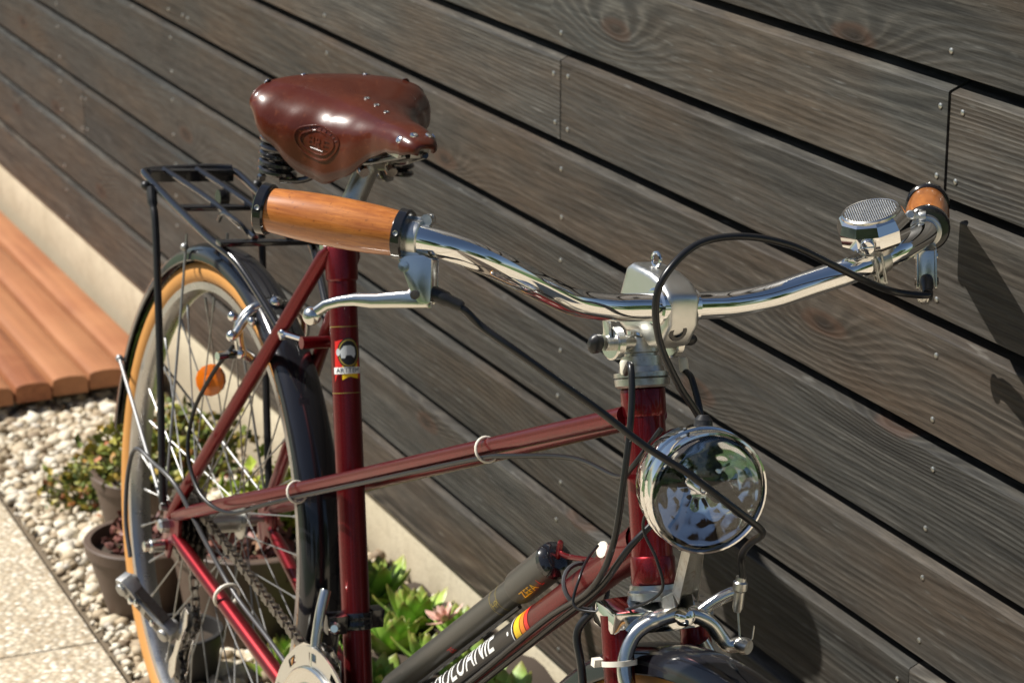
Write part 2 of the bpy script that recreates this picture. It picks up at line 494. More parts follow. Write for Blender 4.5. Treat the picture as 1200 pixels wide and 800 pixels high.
class MB:
    def __init__(s):
        s.v, s.f, s.m = [], [], []
    def face(s, idx, mi=0):
        s.f.append(tuple(idx))
        s.m.append(mi)
    def tube(s, path, r, n=12, cap=True, mi=0, closed=False, squash=None):
        path = [Vector(p) for p in path]
        k = len(path)
        rad = r if isinstance(r, (list, tuple)) else [r] * k
        base = len(s.v)
        u = None
        for i, p in enumerate(path):
            if closed:
                d = path[(i + 1) % k] - path[i - 1]
            else:
                d = path[min(i + 1, k - 1)] - path[max(i - 1, 0)]
            d.normalize()
            if u is None:
                u, v2 = perp(d)
            else:
                u = (u - d * u.dot(d)).normalized()
                v2 = d.cross(u)
            for j in range(n):
                a = 2 * PI * j / n
                s.v.append(p + (u * math.cos(a) + v2 * math.sin(a)) * rad[i])
        for i in range(k if closed else k - 1):
            a0 = base + i * n
            b0 = base + ((i + 1) % k) * n
            for j in range(n):
                s.face((a0 + j, a0 + (j + 1) % n, b0 + (j + 1) % n, b0 + j), mi)
        if cap and not closed:
            s.face([base + j for j in reversed(range(n))], mi)
            s.face([base + (k - 1) * n + j for j in range(n)], mi)
        return s
    def lathe(s, prof, o, axis, n=24, mi=0, caps=True, squash=1.0, uax=None):
        """prof: list of (distance along axis, radius)"""
        axis = Vector(axis).normalized()
        o = Vector(o)
        u, v2 = perp(axis)
        if uax is not None:
            u = Vector(uax)
            u = (u - axis * u.dot(axis)).normalized()
            v2 = axis.cross(u)
        base = len(s.v)
        for (h, r) in prof:
            for j in range(n):
                a = 2 * PI * j / n
                s.v.append(o + axis * h + (u * math.cos(a) + v2 * math.sin(a) * squash) * r)
        for i in range(len(prof) - 1):
            for j in range(n):
                a0, b0 = base + i * n, base + (i + 1) * n
                s.face((a0 + j, a0 + (j + 1) % n, b0 + (j + 1) % n, b0 + j), mi)
        if caps:
            s.face([base + j for j in reversed(range(n))], mi)
            s.face([base + (len(prof) - 1) * n + j for j in range(n)], mi)
        return s
    def box(s, c, size, ax=None, mi=0):
        c = Vector(c)
        X, Y, Z = ax if ax else (Vector((1, 0, 0)), Vector((0, 1, 0)), Vector((0, 0, 1)))
        X, Y, Z = [Vector(q).normalized() for q in (X, Y, Z)]
        base = len(s.v)
        for i in (-1, 1):
            for j in (-1, 1):
                for k in (-1, 1):
                    s.v.append(c + X * (i * size[0] / 2) + Y * (j * size[1] / 2) + Z * (k * size[2] / 2))
        for q in ((0, 1, 3, 2), (4, 6, 7, 5), (0, 4, 5, 1), (2, 3, 7, 6), (0, 2, 6, 4), (1, 5, 7, 3)):
            s.face([base + i for i in q], mi)
        return s
    def prism(s, poly, o, X, Y, t0, t1, mi=0):
        """2D polygon in plane (X,Y) at o, extruded along normal from t0 to t1"""
        X, Y = Vector(X).normalized(), Vector(Y).normalized()
        Z = X.cross(Y).normalized()
        base = len(s.v)
        k = len(poly)
        for t in (t0, t1):
            for (a, b) in poly:
                s.v.append(Vector(o) + X * a + Y * b + Z * t)
        s.face([base + i for i in reversed(range(k))], mi)
        s.face([base + k + i for i in range(k)], mi)
        for i in range(k):
            j = (i + 1) % k
            s.face((base + i, base + j, base + k + j, base + k + i), mi)
        return s
    def sphere(s, c, r, n=12, m=8, mi=0, scale=(1, 1, 1)):
        c = Vector(c)
        base = len(s.v)
        for i in range(m + 1):
            th = PI * i / m
            for j in range(n):
                a = 2 * PI * j / n
                s.v.append(c + Vector((r * math.sin(th) * math.cos(a) * scale[0], r * math.sin(th) * math.sin(a) * scale[1], r * math.cos(th) * scale[2])))
        for i in range(m):
            for j in range(n):
                a0, b0 = base + i * n, base + (i + 1) * n
                s.face((a0 + j, b0 + j, b0 + (j + 1) % n, a0 + (j + 1) % n), mi)
        return s
    def grid(s, fn, nu, nv, mi=0, closed_u=False):
        base = len(s.v)
        for i in range(nu):
            for j in range(nv):
                s.v.append(Vector(fn(i / (nu - (0 if closed_u else 1)), j / (nv - 1))))
        for i in range(nu if closed_u else nu - 1):
            for j in range(nv - 1):
                a, b = i, (i + 1) % nu
                s.face((base + a * nv + j, base + b * nv + j, base + b * nv + j + 1, base + a * nv + j + 1), mi)
        return s
    def xform(s, fn):
        s.v = [fn(p) for p in s.v]
        return s

def obj(name, mb, mats, parent=None, smooth=32, bevel=0.0, bevel_seg=2, recalc=True, weld=True):
    me = bpy.data.meshes.new(name)
    me.from_pydata([tuple(p) for p in mb.v], [], mb.f)
    if not isinstance(mats, (list, tuple)):
        mats = [mats]
    for q in mats:
        me.materials.append(q)
    me.polygons.foreach_set('material_index', mb.m)
    bm = bmesh.new()
    bm.from_mesh(me)
    if weld:
        bmesh.ops.remove_doubles(bm, verts=bm.verts, dist=1e-6)
    if recalc:
        bmesh.ops.recalc_face_normals(bm, faces=bm.faces)
    if bevel:
        es = [e for e in bm.edges if len(e.link_faces) == 2 and e.calc_face_angle(0) > math.radians(38)]
        bmesh.ops.bevel(bm, geom=es, offset=bevel, segments=bevel_seg, affect='EDGES', profile=0.6, clamp_overlap=True)
    if smooth:
        ang = math.radians(smooth)
        for f in bm.faces:
            f.smooth = True
        for e in bm.edges:
            if len(e.link_faces) == 2 and e.calc_face_angle(0) > ang:
                e.smooth = False
    bm.to_mesh(me)
    bm.free()
    o = bpy.data.objects.new(name, me)
    COL.objects.link(o)
    if parent is not None:
        o.parent = parent
    return o

def thing(name, label, cat, loc=(0, 0, 0), group=None):
    o = bpy.data.objects.new(name, None)
    o.empty_display_size = 0.1
    COL.objects.link(o)
    o.location = loc
    o['label'] = label
    o['category'] = cat
    if group:
        o['group'] = group
    return o

def share(src, name, parent, mw=None):
    c = src.copy()
    c.name = name
    COL.objects.link(c)
    c.parent = parent
    if mw is not None:
        c.matrix_local = mw
    return c

def text_polys(body, size=1.0):
    cu = bpy.data.curves.new('lettering', 'FONT')
    cu.body = body
    cu.size = size
    cu.resolution_u = 3
    cu.align_x = 'CENTER'
    cu.align_y = 'CENTER'
    o = bpy.data.objects.new('lettering', cu)
    COL.objects.link(o)
    dg = bpy.context.evaluated_depsgraph_get()
    me = o.evaluated_get(dg).to_mesh()
    vs = [v.co.copy() for v in me.vertices]
    fs = [tuple(p.vertices) for p in me.polygons]
    o.evaluated_get(dg).to_mesh_clear()
    bpy.data.objects.remove(o)
    bpy.data.curves.remove(cu)
    return vs, fs

# ------------------------------------------------------------------ ground, paving, gravel
def GZ(x):
    if x < 1.95:
        return -0.020
    if x < 2.75:
        return -0.020 + 0.025 * (x - 1.95)
    return max(-0.075 * (x - 2.75), -0.139)

def edge_y(x):                       # where the paving meets the gravel bed
    return 0.492 - 0.0485 * (x - 3.07)

mb = MB()
xs = [-150, -40, -10, 1.95, 2.75, 3.2, 3.7, 4.2, 4.61, 8, 40, 150]
ys = [-150, -30, -0.3, 0.45, 3.2, 10, 40, 150]
for x in xs:
    for y in ys:
        mb.v.append(V(x, y, GZ(x) - 0.06))
for i in range(len(xs) - 1):
    for j in range(len(ys) - 1):
        a = i * len(ys) + j
        mb.face((a, a + len(ys), a + len(ys) + 1, a + 1))
g = obj('ground', mb, M['earth'], smooth=0)
g['kind'] = 'structure'

pav = thing('paving', 'pale exposed aggregate paving slabs', 'paving')
del pav['label'], pav['category']
pav['kind'] = 'structure'
xcuts = [-5.25, -4.45, -3.65, -2.85, -2.05, -1.25, -0.45, 0.35, 1.15, 1.95, 2.75, 3.25, 4.07, 4.61, 5.4, 6.2, 7.0]
for i in range(len(xcuts) - 1):
    x0, x1 = xcuts[i] + 0.004, xcuts[i + 1] - 0.004
    for j in range(5):
        y0a = edge_y(x0) + j * 0.40 + 0.004
        y0b = edge_y(x1) + j * 0.40 + 0.004
        mb = MB()
        dz = random.uniform(-0.0015, 0.0015)
        for (t, b) in ((0.0, 0), (-0.05, 0)):
            mb.v += [V(x0, y0a, GZ(x0) + t + dz), V(x1, y0b, GZ(x1) + t + dz), V(x1, y0b + 0.392, GZ(x1) + t + dz), V(x0, y0a + 0.392, GZ(x0) + t + dz)]
        for q in ((0, 1, 2, 3), (7, 6, 5, 4), (0, 4, 5, 1), (1, 5, 6, 2), (2, 6, 7, 3), (3, 7, 4, 0)):
            mb.face(q)
        obj('slab', mb, M['slab'], pav, bevel=0.003, bevel_seg=2)
mb = MB()
for k, x in enumerate((-5.2, 1.95, 2.75, 4.61, 7.0)):
    mb.v += [V(x, edge_y(x) + 0.0, GZ(x) - 0.014), V(x, edge_y(x) + 2.0, GZ(x) - 0.014)]
    if k:
        mb.face((2 * k - 2, 2 * k, 2 * k + 1, 2 * k - 1))
obj('joint_sand', mb, M['soil'], pav, smooth=0)
for i in range(9):
    for j in range(8):
        mb = MB()
        x0, y0 = 1.62 - 0.80 * (i + 1), -0.02 - 0.40 * (j + 1)
        mb.box((x0 + 0.396, y0 + 0.196, -0.045), (0.792, 0.392, 0.05))
        obj('slab', mb, M['slab'], pav, bevel=0.003)
# unseen apron on the wall side, dark soil to cut light bounced onto boards
mb = MB()
for (xa, xb) in ((-2.7, 1.948), (1.948, 2.72)):
    b0 = len(mb.v)
    for x in (xa, xb):
        for y in (0.005, 0.465):
            for t in (-0.05, -0.004):
                mb.v.append(V(x, y, GZ(x) + t))
    for q in ((0, 1, 3, 2), (4, 6, 7, 5), (0, 4, 5, 1), (2, 3, 7, 6), (0, 2, 6, 4), (1, 5, 7, 3)):
        mb.face([b0 + i for i in q])
o = obj('low_bounce_apron', mb, M['soil'], smooth=0)
o['kind'] = 'structure'
mb = MB()
mb.v += [V(-60, -60, -0.025), V(1.60, -60, -0.025), V(1.60, -3.25, -0.025), V(-60, -3.25, -0.025)]
mb.face((0, 1, 2, 3))
o = obj('lawn', mb, M['lawn'], smooth=0)
o['kind'] = 'structure'
mb = MB()
mb.v += [V(-60, 2.95, -0.012), V(2.75, 2.52, 0.0), V(4.61, 2.43, -0.139), V(70, -1.5, -0.139), V(70, 60, -0.139), V(4.61, 60, -0.139), V(2.75, 60, 0), V(-60, 60, 0.0)]
mb.face((0, 1, 6, 7)); mb.face((1, 2, 5, 6)); mb.face((2, 3, 4, 5))
o = obj('lawn', mb, M['lawn'], smooth=0)
o['kind'] = 'structure'

def blob_cloud(name, cents, sizes, tones, m, sub=1, squash=(0.5, 0.75), jitter=0.22, rot=True):
    bm = bmesh.new()
    bmesh.ops.create_icosphere(bm, subdivisions=sub, radius=1.0)
    bv = np.array([v.co[:] for v in bm.verts])
    bf = np.array([[v.index for v in f.verts] for f in bm.faces])
    bm.free()
    n = len(cents)
    nv = len(bv)
    allv = np.zeros((n, nv, 3))
    for i in range(n):
        s = sizes[i]
        q = bv * (1 + rng.uniform(-jitter, jitter, (nv, 1)))
        q = q * np.array([s, s * rng.uniform(0.65, 0.95), s * rng.uniform(*squash)])
        a, t = rng.uniform(0, 6.28), rng.normal(0, 0.30)
        ca, sa, ct, st = math.cos(a), math.sin(a), math.cos(t), math.sin(t)
        q = q @ np.array([[1, 0, 0], [0, ct, st], [0, -st, ct]])
        q = q @ np.array([[ca, sa, 0], [-sa, ca, 0], [0, 0, 1]])
        allv[i] = q + cents[i]
    faces = (bf[None] + (np.arange(n) * nv)[:, None, None]).reshape(-1, 3)
    me = bpy.data.meshes.new(name)
    me.from_pydata(allv.reshape(-1, 3).tolist(), [], faces.tolist())
    me.materials.append(m)
    at = me.attributes.new('tone', 'FLOAT', 'POINT')
    at.data.foreach_set('value', np.repeat(np.asarray(tones, float), nv))
    me.polygons.foreach_set('use_smooth', [True] * len(me.polygons))
    o = bpy.data.objects.new(name, me)
    COL.objects.link(o)
    return o

cents, sizes = [], []
for k in range(9000):
    x = rng.uniform(2.73, 4.66)
    y = rng.uniform(0.0, edge_y(x) - 0.004)
    s = float(np.clip(rng.lognormal(math.log(0.0090), 0.42), 0.0035, 0.024))
    if y + s > edge_y(x) - 0.002:
        continue
    cents.append((x, y, GZ(x) - 0.012 + rng.uniform(0, 0.012) + (0.008 if k > 5200 else 0)))
    sizes.append(s)
o = blob_cloud('gravel', cents, sizes, rng.uniform(0, 1, len(cents)), M['pebble'])
o['kind'] = 'stuff'
mb = MB()
for x in (2.725, 2.75, 3.2, 3.7, 4.2, 4.61, 4.7):
    mb.v += [V(x, -0.05, GZ(x) - 0.020), V(x, edge_y(x) - 0.003, GZ(x) - 0.020)]
for i in range(6):
    mb.face((2 * i, 2 * i + 2, 2 * i + 3, 2 * i + 1))
o = obj('gravel_bed', mb, M['earth'], smooth=0)
o['kind'] = 'structure'

# ------------------------------------------------------------------ wall of boards
wall = thing('timber_wall', 'dark weathered wall of horizontal bevelled boards above a cream plinth', 'wall')
PITCH = 0.1165
Z0 = 0.033
STUD0, STUD = 1.926, 0.837
XL, XR = 1.70, 9.71
prof = [(0.0, 0.0085), (0.0, 0.1055), (-0.0012, 0.1070), (-0.024, 0.1165), (-0.024, 0.0180), (-0.0012, 0.0085 - 0.0009)]
joints = {}
for r in range(20):
    rr = random.Random(100 + r)
    joints[r] = [STUD0 + STUD * k for k in ((rr.choice((-3, -2)), rr.choice((5, 6)), rr.choice((8, 9))))]
joints[7] = [STUD0 - 2 * STUD, STUD0, STUD0 + 6 * STUD]
joints[6] = [STUD0 - 3 * STUD, STUD0 + STUD, STUD0 + 7 * STUD]
joints[5] = [STUD0 - 2 * STUD, STUD0 + 2.88 * STUD, STUD0 + 8 * STUD]
joints[2] = [STUD0 - 3 * STUD, STUD0 + 0.02, STUD0 + 3.78 * STUD]
mb = MB()
mb.lathe([(0, 0.0031), (0.0009, 0.0029), (0.0016, 0.0018), (0.0018, 0.0006)], (0, 0, 0), (0, 1, 0), 10)
screw0 = obj('screw', mb, M['zinc'], None)
screw_used = False
for r in range(20):
    zb = Z0 + r * PITCH
    cuts = [XL] + [q for q in sorted(joints[r]) if XL + 0.1 < q < XR - 0.1] + [XR]
    for i in range(len(cuts) - 1):
        a, b = cuts[i] + 0.0009, cuts[i + 1] - 0.0009
        L = b - a
        mb = MB()
        nseg = max(2, int(L / 0.5))
        for k in range(nseg + 1):
            for (py, pz) in prof:
                mb.v.append(V(k * L / nseg, py, pz))
        m0 = len(prof)
        for k in range(nseg):
            for j in range(m0):
                mb.face((k * m0 + j, k * m0 + (j + 1) % m0, (k + 1) * m0 + (j + 1) % m0, (k + 1) * m0 + j))
        mb.face(list(range(m0)))
        mb.face([nseg * m0 + j for j in reversed(range(m0))])
        o = obj('board', mb, M['board'], wall, smooth=25, weld=False)
        o.location = (a, random.uniform(-0.0012, 0.0012), zb + random.uniform(-0.001, 0.001))
        # fixings: a pair at every stud and beside each joint
        pos = []
        k0 = math.ceil((a - STUD0) / STUD - 0.03)
        for k in range(k0, int((b - STUD0) / STUD) + 2):
            sx = STUD0 + k * STUD
            if sx < a + 0.012:
                sx = a + 0.016
            elif sx > b - 0.012:
                sx = b - 0.016
            if sx < a or sx > b or sx < 1.2 or sx > 6.6:
                continue
            if pos and abs(pos[-1] - sx) < 0.1:
                continue
            pos.append(sx)
        if i > 0 and a > 1.2 and a < 6.6 and (not pos or abs(pos[0] - a) > 0.05):
            pos.append(a + 0.016)
        if i < len(cuts) - 2 and b > 1.2 and b < 6.6 and (not pos or abs(pos[-1] - b) > 0.05):
            pos.append(b - 0.016)
        if r > 11:
            pos = []
        for sx in pos:
            for sz in (0.026, 0.089):
                mw = Matrix.Translation((sx - a + random.uniform(-0.005, 0.005), 0.0, sz + random.uniform(-0.003, 0.003)))
                if not screw_used:
                    screw_used = True
                    screw0.parent = o
                    screw0.matrix_local = mw
                else:
                    share(screw0, 'screw', o, mw)
mb = MB()
mb.box(((XL + XR) / 2, -0.060, 1.16), (XR - XL, 0.03, 2.36))
obj('backing', mb, M['dark_gap'], wall, smooth=0)
mb = MB()
mb.box(((XL + XR) / 2, -0.17, -0.25), (XR - XL, 0.312, 0.586))
obj('plinth', mb, M['plinth'], wall, smooth=0)
mb = MB()
mb.box(((XL + XR) / 2, -0.05, 2.395), (XR - XL + 0.1, 0.14, 0.03))
obj('coping', mb, M['zinc'], wall, bevel=0.003)
# house body behind the cladding, so the wall is not a loose sheet
mb = MB()
mb.box(((XL + XR) / 2, -0.20, 1.19), (XR - XL, 0.24, 2.28))
obj('core', mb, M['plinth'], wall, smooth=0)

# ------------------------------------------------------------------ deck
deck = thing('decking', 'reddish larch decking boards with rounded edges along the plinth', 'deck')
DZ = -0.071
yb = 0.003
for k in range(9):
    wdt = 0.0685
    mb = MB()
    y0, y1 = yb, yb + wdt
    c = (y0 + y1) / 2
    pr = []
    for t in range(9):
        a = PI * t / 8
        pr.append((wdt / 2 * math.cos(a), -0.012 + 0.012 * math.sin(a) ** 0.55))
    pr += [(-wdt / 2, -0.036), (wdt / 2, -0.036)]
    x0 = 4.575 + 0.010 * random.uniform(-1, 1) - k * 0.005
    x1 = 9.0
    n0 = len(pr)
    for x in (x0, x0 + 1.2, x0 + 2.6, x1):
        for (py, pz) in pr:
            mb.v.append(V(x - x0, py, pz))
    for q in range(3):
        for j in range(n0):
            mb.face((q * n0 + j, q * n0 + (j + 1) % n0, (q + 1) * n0 + (j + 1) % n0, (q + 1) * n0 + j))
    mb.face(list(range(n0)))
    mb.face([3 * n0 + j for j in reversed(range(n0))])
    o = obj('deck_board', mb, M['deck'], deck, smooth=40)
    o.location = (x0, c, DZ)
    yb += wdt + 0.0065
for x in (4.75, 5.6, 6.6, 7.6):
    mb = MB()
    mb.box((x, 0.36, DZ - 0.052), (0.05, 0.62, 0.028))
    obj('joist', mb, M['deck'], deck, smooth=0)

# ------------------------------------------------------------------ bicycle: local frame x forward, y rider's left, z up
bike = thing('bicycle', 'maroon bicycle with brown leather saddle and wooden grips leaning against the board wall', 'bicycle')
bike.matrix_world = Matrix(((-0.9988, 0.0479, 0.0048, 2.7455), (-0.0481, -0.9939, -0.0995, 0.4920), (0.0, -0.0996, 0.9950, 0.0), (0, 0, 0, 1)))
RW = 0.3187
BB = V(0.4523, 0, 0.2112)
HT = V(0.9413, 0, 0.7590)
HB = V(0.9928, 0, 0.6022)
STA = math.radians(73.737)
SD = V(-math.cos(STA), 0, math.sin(STA))
HD = (HT - HB).normalized()
def st_at(z):
    return BB + SD * ((z - BB.z) / SD.z)
STEER = math.radians(4.477)
RS = Matrix.Translation(HT) @ Matrix.Rotation(STEER, 4, HD) @ Matrix.Translation(-HT)
def steer(p):
    return RS @ Vector(p)
def B(name, mb, m, **k):
    return obj(name, mb, m, bike, **k)
def sub(name, mb, m, par, **k):
    return obj(name, mb, m, par, **k)

# -- frame tubes
mb = MB()
mb.tube([BB, st_at(0.60), st_at(0.728)], 0.0152, 24)
mb.lathe([(0, 0.0152), (0.002, 0.0172), (0.034, 0.0176), (0.038, 0.0160)], st_at(0.694), SD, 24)
seat_tube = B('seat_tube', mb, M['maroon'])
mb = MB()
mb.tube([HB, HT], 0.0176, 28)
for (h, l) in ((0.0, 0.024), (0.141, 0.024)):
    mb.lathe([(h, 0.0181), (h + 0.002, 0.0190), (h + l - 0.002, 0.0190), (h + l, 0.0178)], HB, HD, 28)
head_tube = B('head_tube', mb, M['maroon'])
DT0, DT1 = BB, HB + HD * 0.040
mb = MB()
mb.tube([DT0, DT1], 0.0152, 24)
dd = (DT0 - DT1).normalized()
mb.lathe([(0.012, 0.0182), (0.05, 0.0175), (0.066, 0.0156)], DT1, dd, 24, caps=False)
down_tube = B('down_tube', mb, M['maroon'])
LAT = {}
for s in (-1, 1):
    a = V(0.022, s * 0.062, 0.3385)
    b = HT + HD * (-0.024) + V(-0.004, s * 0.016, 0)
    mid = a.lerp(b, 0.40)
    mid.y = s * 0.032
    pth = catmull([a, a.lerp(b, 0.2) + V(0, s * 0.0005, 0), mid, a.lerp(b, 0.7) + V(0, -s * 0.0035, 0), b], 6)
    LAT[s] = pth
    mb = MB()
    mb.tube(pth, [0.0060] + [0.0082] * (len(pth) - 2) + [0.0086], 16)
    B('lateral_tube', mb, M['maroon'])
    a = V(0.004, s * 0.062, 0.332)
    b = st_at(0.719) + V(-0.006, s * 0.0165, 0)
    mb = MB()
    pth = [a, a.lerp(b, 0.08), a.lerp(b, 0.5), b, b + (b - a).normalized() * 0.012]
    mb.tube(pth, [0.0055, 0.0078, 0.0080, 0.0080, 0.004], 16)
    B('seat_stay', mb, M['maroon'])
    a = V(0.024, s * 0.061, 0.312)
    b = BB + V(-0.012, s * 0.028, 0.004)
    mb = MB()
    mb.tube([a, a.lerp(b, 0.08), a.lerp(b, 0.6), b], [0.006, 0.0085, 0.0095, 0.0105], 16)
    B('chain_stay', mb, M['maroon'])
    # dropout plate
    mb = MB()
    poly = [(0.036, 0.016), (0.030, 0.028), (0.004, 0.024), (-0.012, 0.028), (-0.016, 0.014), (-0.016, -0.012), (-0.010, -0.036), (0.004, -0.040), (0.012, -0.018), (0.036, -0.016)]
    mb.prism(poly, (0, s * 0.0605, RW), (1, 0, 0), (0, 0, 1), -0.0025, 0.0025)
    B('dropout', mb, M['maroon'], bevel=0.0008)
mb = MB()
mb.lathe([(-0.036, 0.019), (-0.034, 0.021), (0.034, 0.021), (0.036, 0.019)], BB, (0, 1, 0), 24)
B('bottom_bracket', mb, M['maroon'])

# decals on the seat tube
def wrap(tube_a, tube_b, r, ref):
    ax = (tube_b - tube_a).normalized()
    u = (Vector(ref) - ax * Vector(ref).dot(ax)).normalized()
    v2 = ax.cross(u)
    def f(along, around, lift=0.0):
        a = around / r
        return tube_a + ax * along + (u * math.cos(a) + v2 * math.sin(a)) * (r + lift)
    return f
def decal_poly(mb, f, poly, lift, mi, sub_n=10):
    """poly in (along, around); fan of strips cut so that it bends with the tube"""
    bm = bmesh.new()
    vs = [bm.verts.new((p[0], p[1], 0)) for p in poly]
    bm.faces.new(vs)
    lo, hi = min(p[1] for p in poly), max(p[1] for p in poly)
    k = max(1, int((hi - lo) / 0.0022))
    for i in range(1, k):
        y = lo + (hi - lo) * i / k
        bmesh.ops.bisect_plane(bm, geom=bm.verts[:] + bm.edges[:] + bm.faces[:], plane_co=(0, y, 0), plane_no=(0, 1, 0))
    bmesh.ops.triangulate(bm, faces=bm.faces)
    bm.verts.ensure_lookup_table()
    base = len(mb.v)
    for v in bm.verts:
        mb.v.append(f(v.co.x, v.co.y, lift))
    idx = {v: i for i, v in enumerate(bm.verts)}
    for fc in bm.faces:
        mb.face([base + idx[v] for v in fc.verts], mi)
    bm.free()
    return mb
def decal_text(mb, f, body, size, cx, cy, rot, lift, mi, sx=1.0):
    vs, fs = text_polys(body, size)
    bm = bmesh.new()
    bv = []
    for v in vs:
        x, y = v.x * sx, v.y
        X = math.cos(rot) * x - math.sin(rot) * y
        Y = math.sin(rot) * x + math.cos(rot) * y
        bv.append(bm.verts.new((cx + X, cy + Y, 0)))
    for q in fs:
        try:
            bm.faces.new([bv[i] for i in q])
        except ValueError:
            pass
    ys_ = [v.co.y for v in bm.verts]
    lo, hi = min(ys_), max(ys_)
    k = max(1, int((hi - lo) / 0.003))
    for i in range(1, k):
        bmesh.ops.bisect_plane(bm, geom=bm.verts[:] + bm.edges[:] + bm.faces[:], plane_co=(0, lo + (hi - lo) * i / k, 0), plane_no=(0, 1, 0))
    base = len(mb.v)
    bm.verts.index_update()
    for v in bm.verts:
        mb.v.append(f(v.co.x, v.co.y, lift))
    for fc in bm.faces:
        mb.face([base + v.index for v in fc.verts], mi)
    bm.free()
    return mb
def ellipse(cx, cy, rx, ry, n=24):
    return [(cx + rx * math.cos(2 * PI * i / n), cy + ry * math.sin(2 * PI * i / n)) for i in range(n)]
# direction from the seat tube to the viewer's side: right and ahead
fS = wrap(st_at(0.588), st_at(0.70), 0.0152, V(0.80, -0.36, 0.2))
# around: + is towards the rider's left as seen from ahead
mb = MB()
mb_f = fS
decal_poly(mb, fS, [(0.004, -0.013), (0.011, -0.010), (0.013, 0.004), (0.011, 0.014), (0.004, 0.018), (0.044, 0.016), (0.050, 0.004), (0.047, -0.011)], 0.0002, 0)
decal_poly(mb, fS, [(0.006, -0.004), (0.0095, 0.004), (0.007, 0.014), (0.030, 0.014), (0.033, -0.003)], 0.0004, 1)
decal_poly(mb, fS, ellipse(0.0345, 0.004, 0.0160, 0.0125), 0.0006, 2)
decal_poly(mb, fS, ellipse(0.0345, 0.004, 0.0145, 0.0112), 0.0008, 3)
decal_poly(mb, fS, ellipse(0.0345, 0.004, 0.0128, 0.0098), 0.0010, 2)
# pale animal figure
decal_poly(mb, fS, [(0.029, -0.004), (0.037, -0.005), (0.042, -0.001), (0.0425, 0.006), (0.040, 0.010), (0.033, 0.011), (0.029, 0.009), (0.032, 0.006), (0.032, 0.001), (0.029, 0.0)], 0.0012, 4)
decal_poly(mb, fS, ellipse(0.0355, -0.007, 0.0040, 0.0022, 12), 0.0012, 4)
decal_poly(mb, fS, [(0.0125, -0.013), (0.0125, 0.018), (0.0195, 0.018), (0.0195, -0.013)], 0.0009, 5)
decal_text(mb, fS, 'ARTTEM', 0.0070, 0.016, 0.0025, -PI / 2, 0.0012, 6, -0.95)
# pin stripes above and below
for z in (-0.008, 0.062):
    decal_poly(mb, fS, [(z, -0.02), (z, 0.02), (z + 0.0006, 0.02), (z + 0.0006, -0.02)], 0.0002, 3)
sub('decal', mb, [M['red_print'], M['yellow_print'], M['black_print'], M['gold_print'], M['grey_print'], M['white_print'], M['blue_print']], seat_tube, smooth=0, recalc=False, weld=False)

# lettering on the down tube: black band with white letters, then yellow, orange and red stripes
fD = wrap(DT1, DT0, 0.0152, V(0.356, -1.08, -0.434))     # along: from the head tube downwards, around: towards the upper side
mb = MB()
def band(a0, a1, y0, y1, lift, mi, slant):
    poly = [(a0 + slant * k / 8, y0 + (y1 - y0) * k / 8) for k in range(9)]
    poly += [(a1 + slant * k / 8, y0 + (y1 - y0) * k / 8) for k in reversed(range(9))]
    decal_poly(mb, fD, poly, lift, mi)
YA, YB = -0.0035, 0.036
band(0.222, 0.229, YA, YB, 0.0003, 3, -0.006)
band(0.2305, 0.2385, YA, YB, 0.0003, 2, -0.006)
band(0.240, 0.252, YA, YB, 0.0003, 1, -0.006)
band(0.2535, 0.60, YA, YB, 0.0003, 0, -0.004)
band(0.2545, 0.2560, YA, YB, 0.0006, 4, -0.004)
decal_text(mb, fD, 'ROSULUANIE', 0.0385, 0.388, 0.0150, 0.0, 0.0006, 4, -0.80)
decal_poly(mb, fD, ellipse(0.2635, 0.0085, 0.0020, 0.0020, 10), 0.0006, 4)
sub('decal', mb, [M['black_print'], M['yellow_print'], M['orange_print'], M['red_print'], M['white_print']], down_tube, smooth=0, recalc=False, weld=False)

# -- headset, stem, shifters
mb = MB()
mb.lathe([(0.0, 0.0205), (0.002, 0.0232), (0.0075, 0.0236), (0.009, 0.0215), (0.0092, 0.0238), (0.0128, 0.0238), (0.0132, 0.0195), (0.018, 0.0185), (0.0182, 0.0172), (0.0265, 0.0172), (0.0268, 0.0140), (0.030, 0.0140)], HT, HD, 28, caps=False)
hs = B('headset', mb, M['zinc'], smooth=25)
mb = MB()
mb.lathe([(-0.0135, 0.0205), (-0.012, 0.0225), (-0.006, 0.0225), (-0.004, 0.0210), (0.0, 0.0205)], HB, HD, 28)
B('lower_headset', mb, M['zinc'], smooth=25)
mb = MB()
mb.tube([steer(HT + HD * 0.02), steer(HT + HD * 0.072)], 0.0112, 20)
B('quill', mb, M['chrome'])
def ST(dx, y, dz):
    return steer(V(HT.x + dx, y, HT.z + dz))
def std(x, y, z):
    return (steer(HT + V(x, y, z)) - steer(HT)).normalized()
mb = MB()
prof2 = [(-0.024, 0.100), (-0.016, 0.1050), (0.012, 0.1035), (0.030, 0.099), (0.0435, 0.090), (0.0465, 0.066), (0.036, 0.046), (0.022, 0.041), (0.006, 0.050), (-0.012, 0.046), (-0.026, 0.050), (-0.030, 0.070)]
X, Z = std(1, 0, 0), std(0, 0, 1)
mb.prism(prof2, steer(HT), X, Z, -0.0165, 0.0165)
stem = B('stem', mb, M['alu'], smooth=50, bevel=0.0060, bevel_seg=4)
CL = V(0.028, 0, 0.0778)
for s in (-1, 1):
    mb = MB()
    mb.lathe([(0.012, 0.0165), (0.0185, 0.0160), (0.0200, 0.0138)], ST(*CL), std(0, s, 0), 24)
    sub('clamp_sleeve', mb, M['chrome'], stem)
mb = MB()
bo = ST(0.0425, -0.003, 0.0605)
mb.lathe([(0, 0.0085), (0.0012, 0.0085), (0.0018, 0.0078), (0.0018, 0.0048), (-0.004, 0.0045)], bo, std(0.95, -0.05, -0.22), 20, caps=True)
sub('binder_bolt', mb, M['black_paint'], stem)
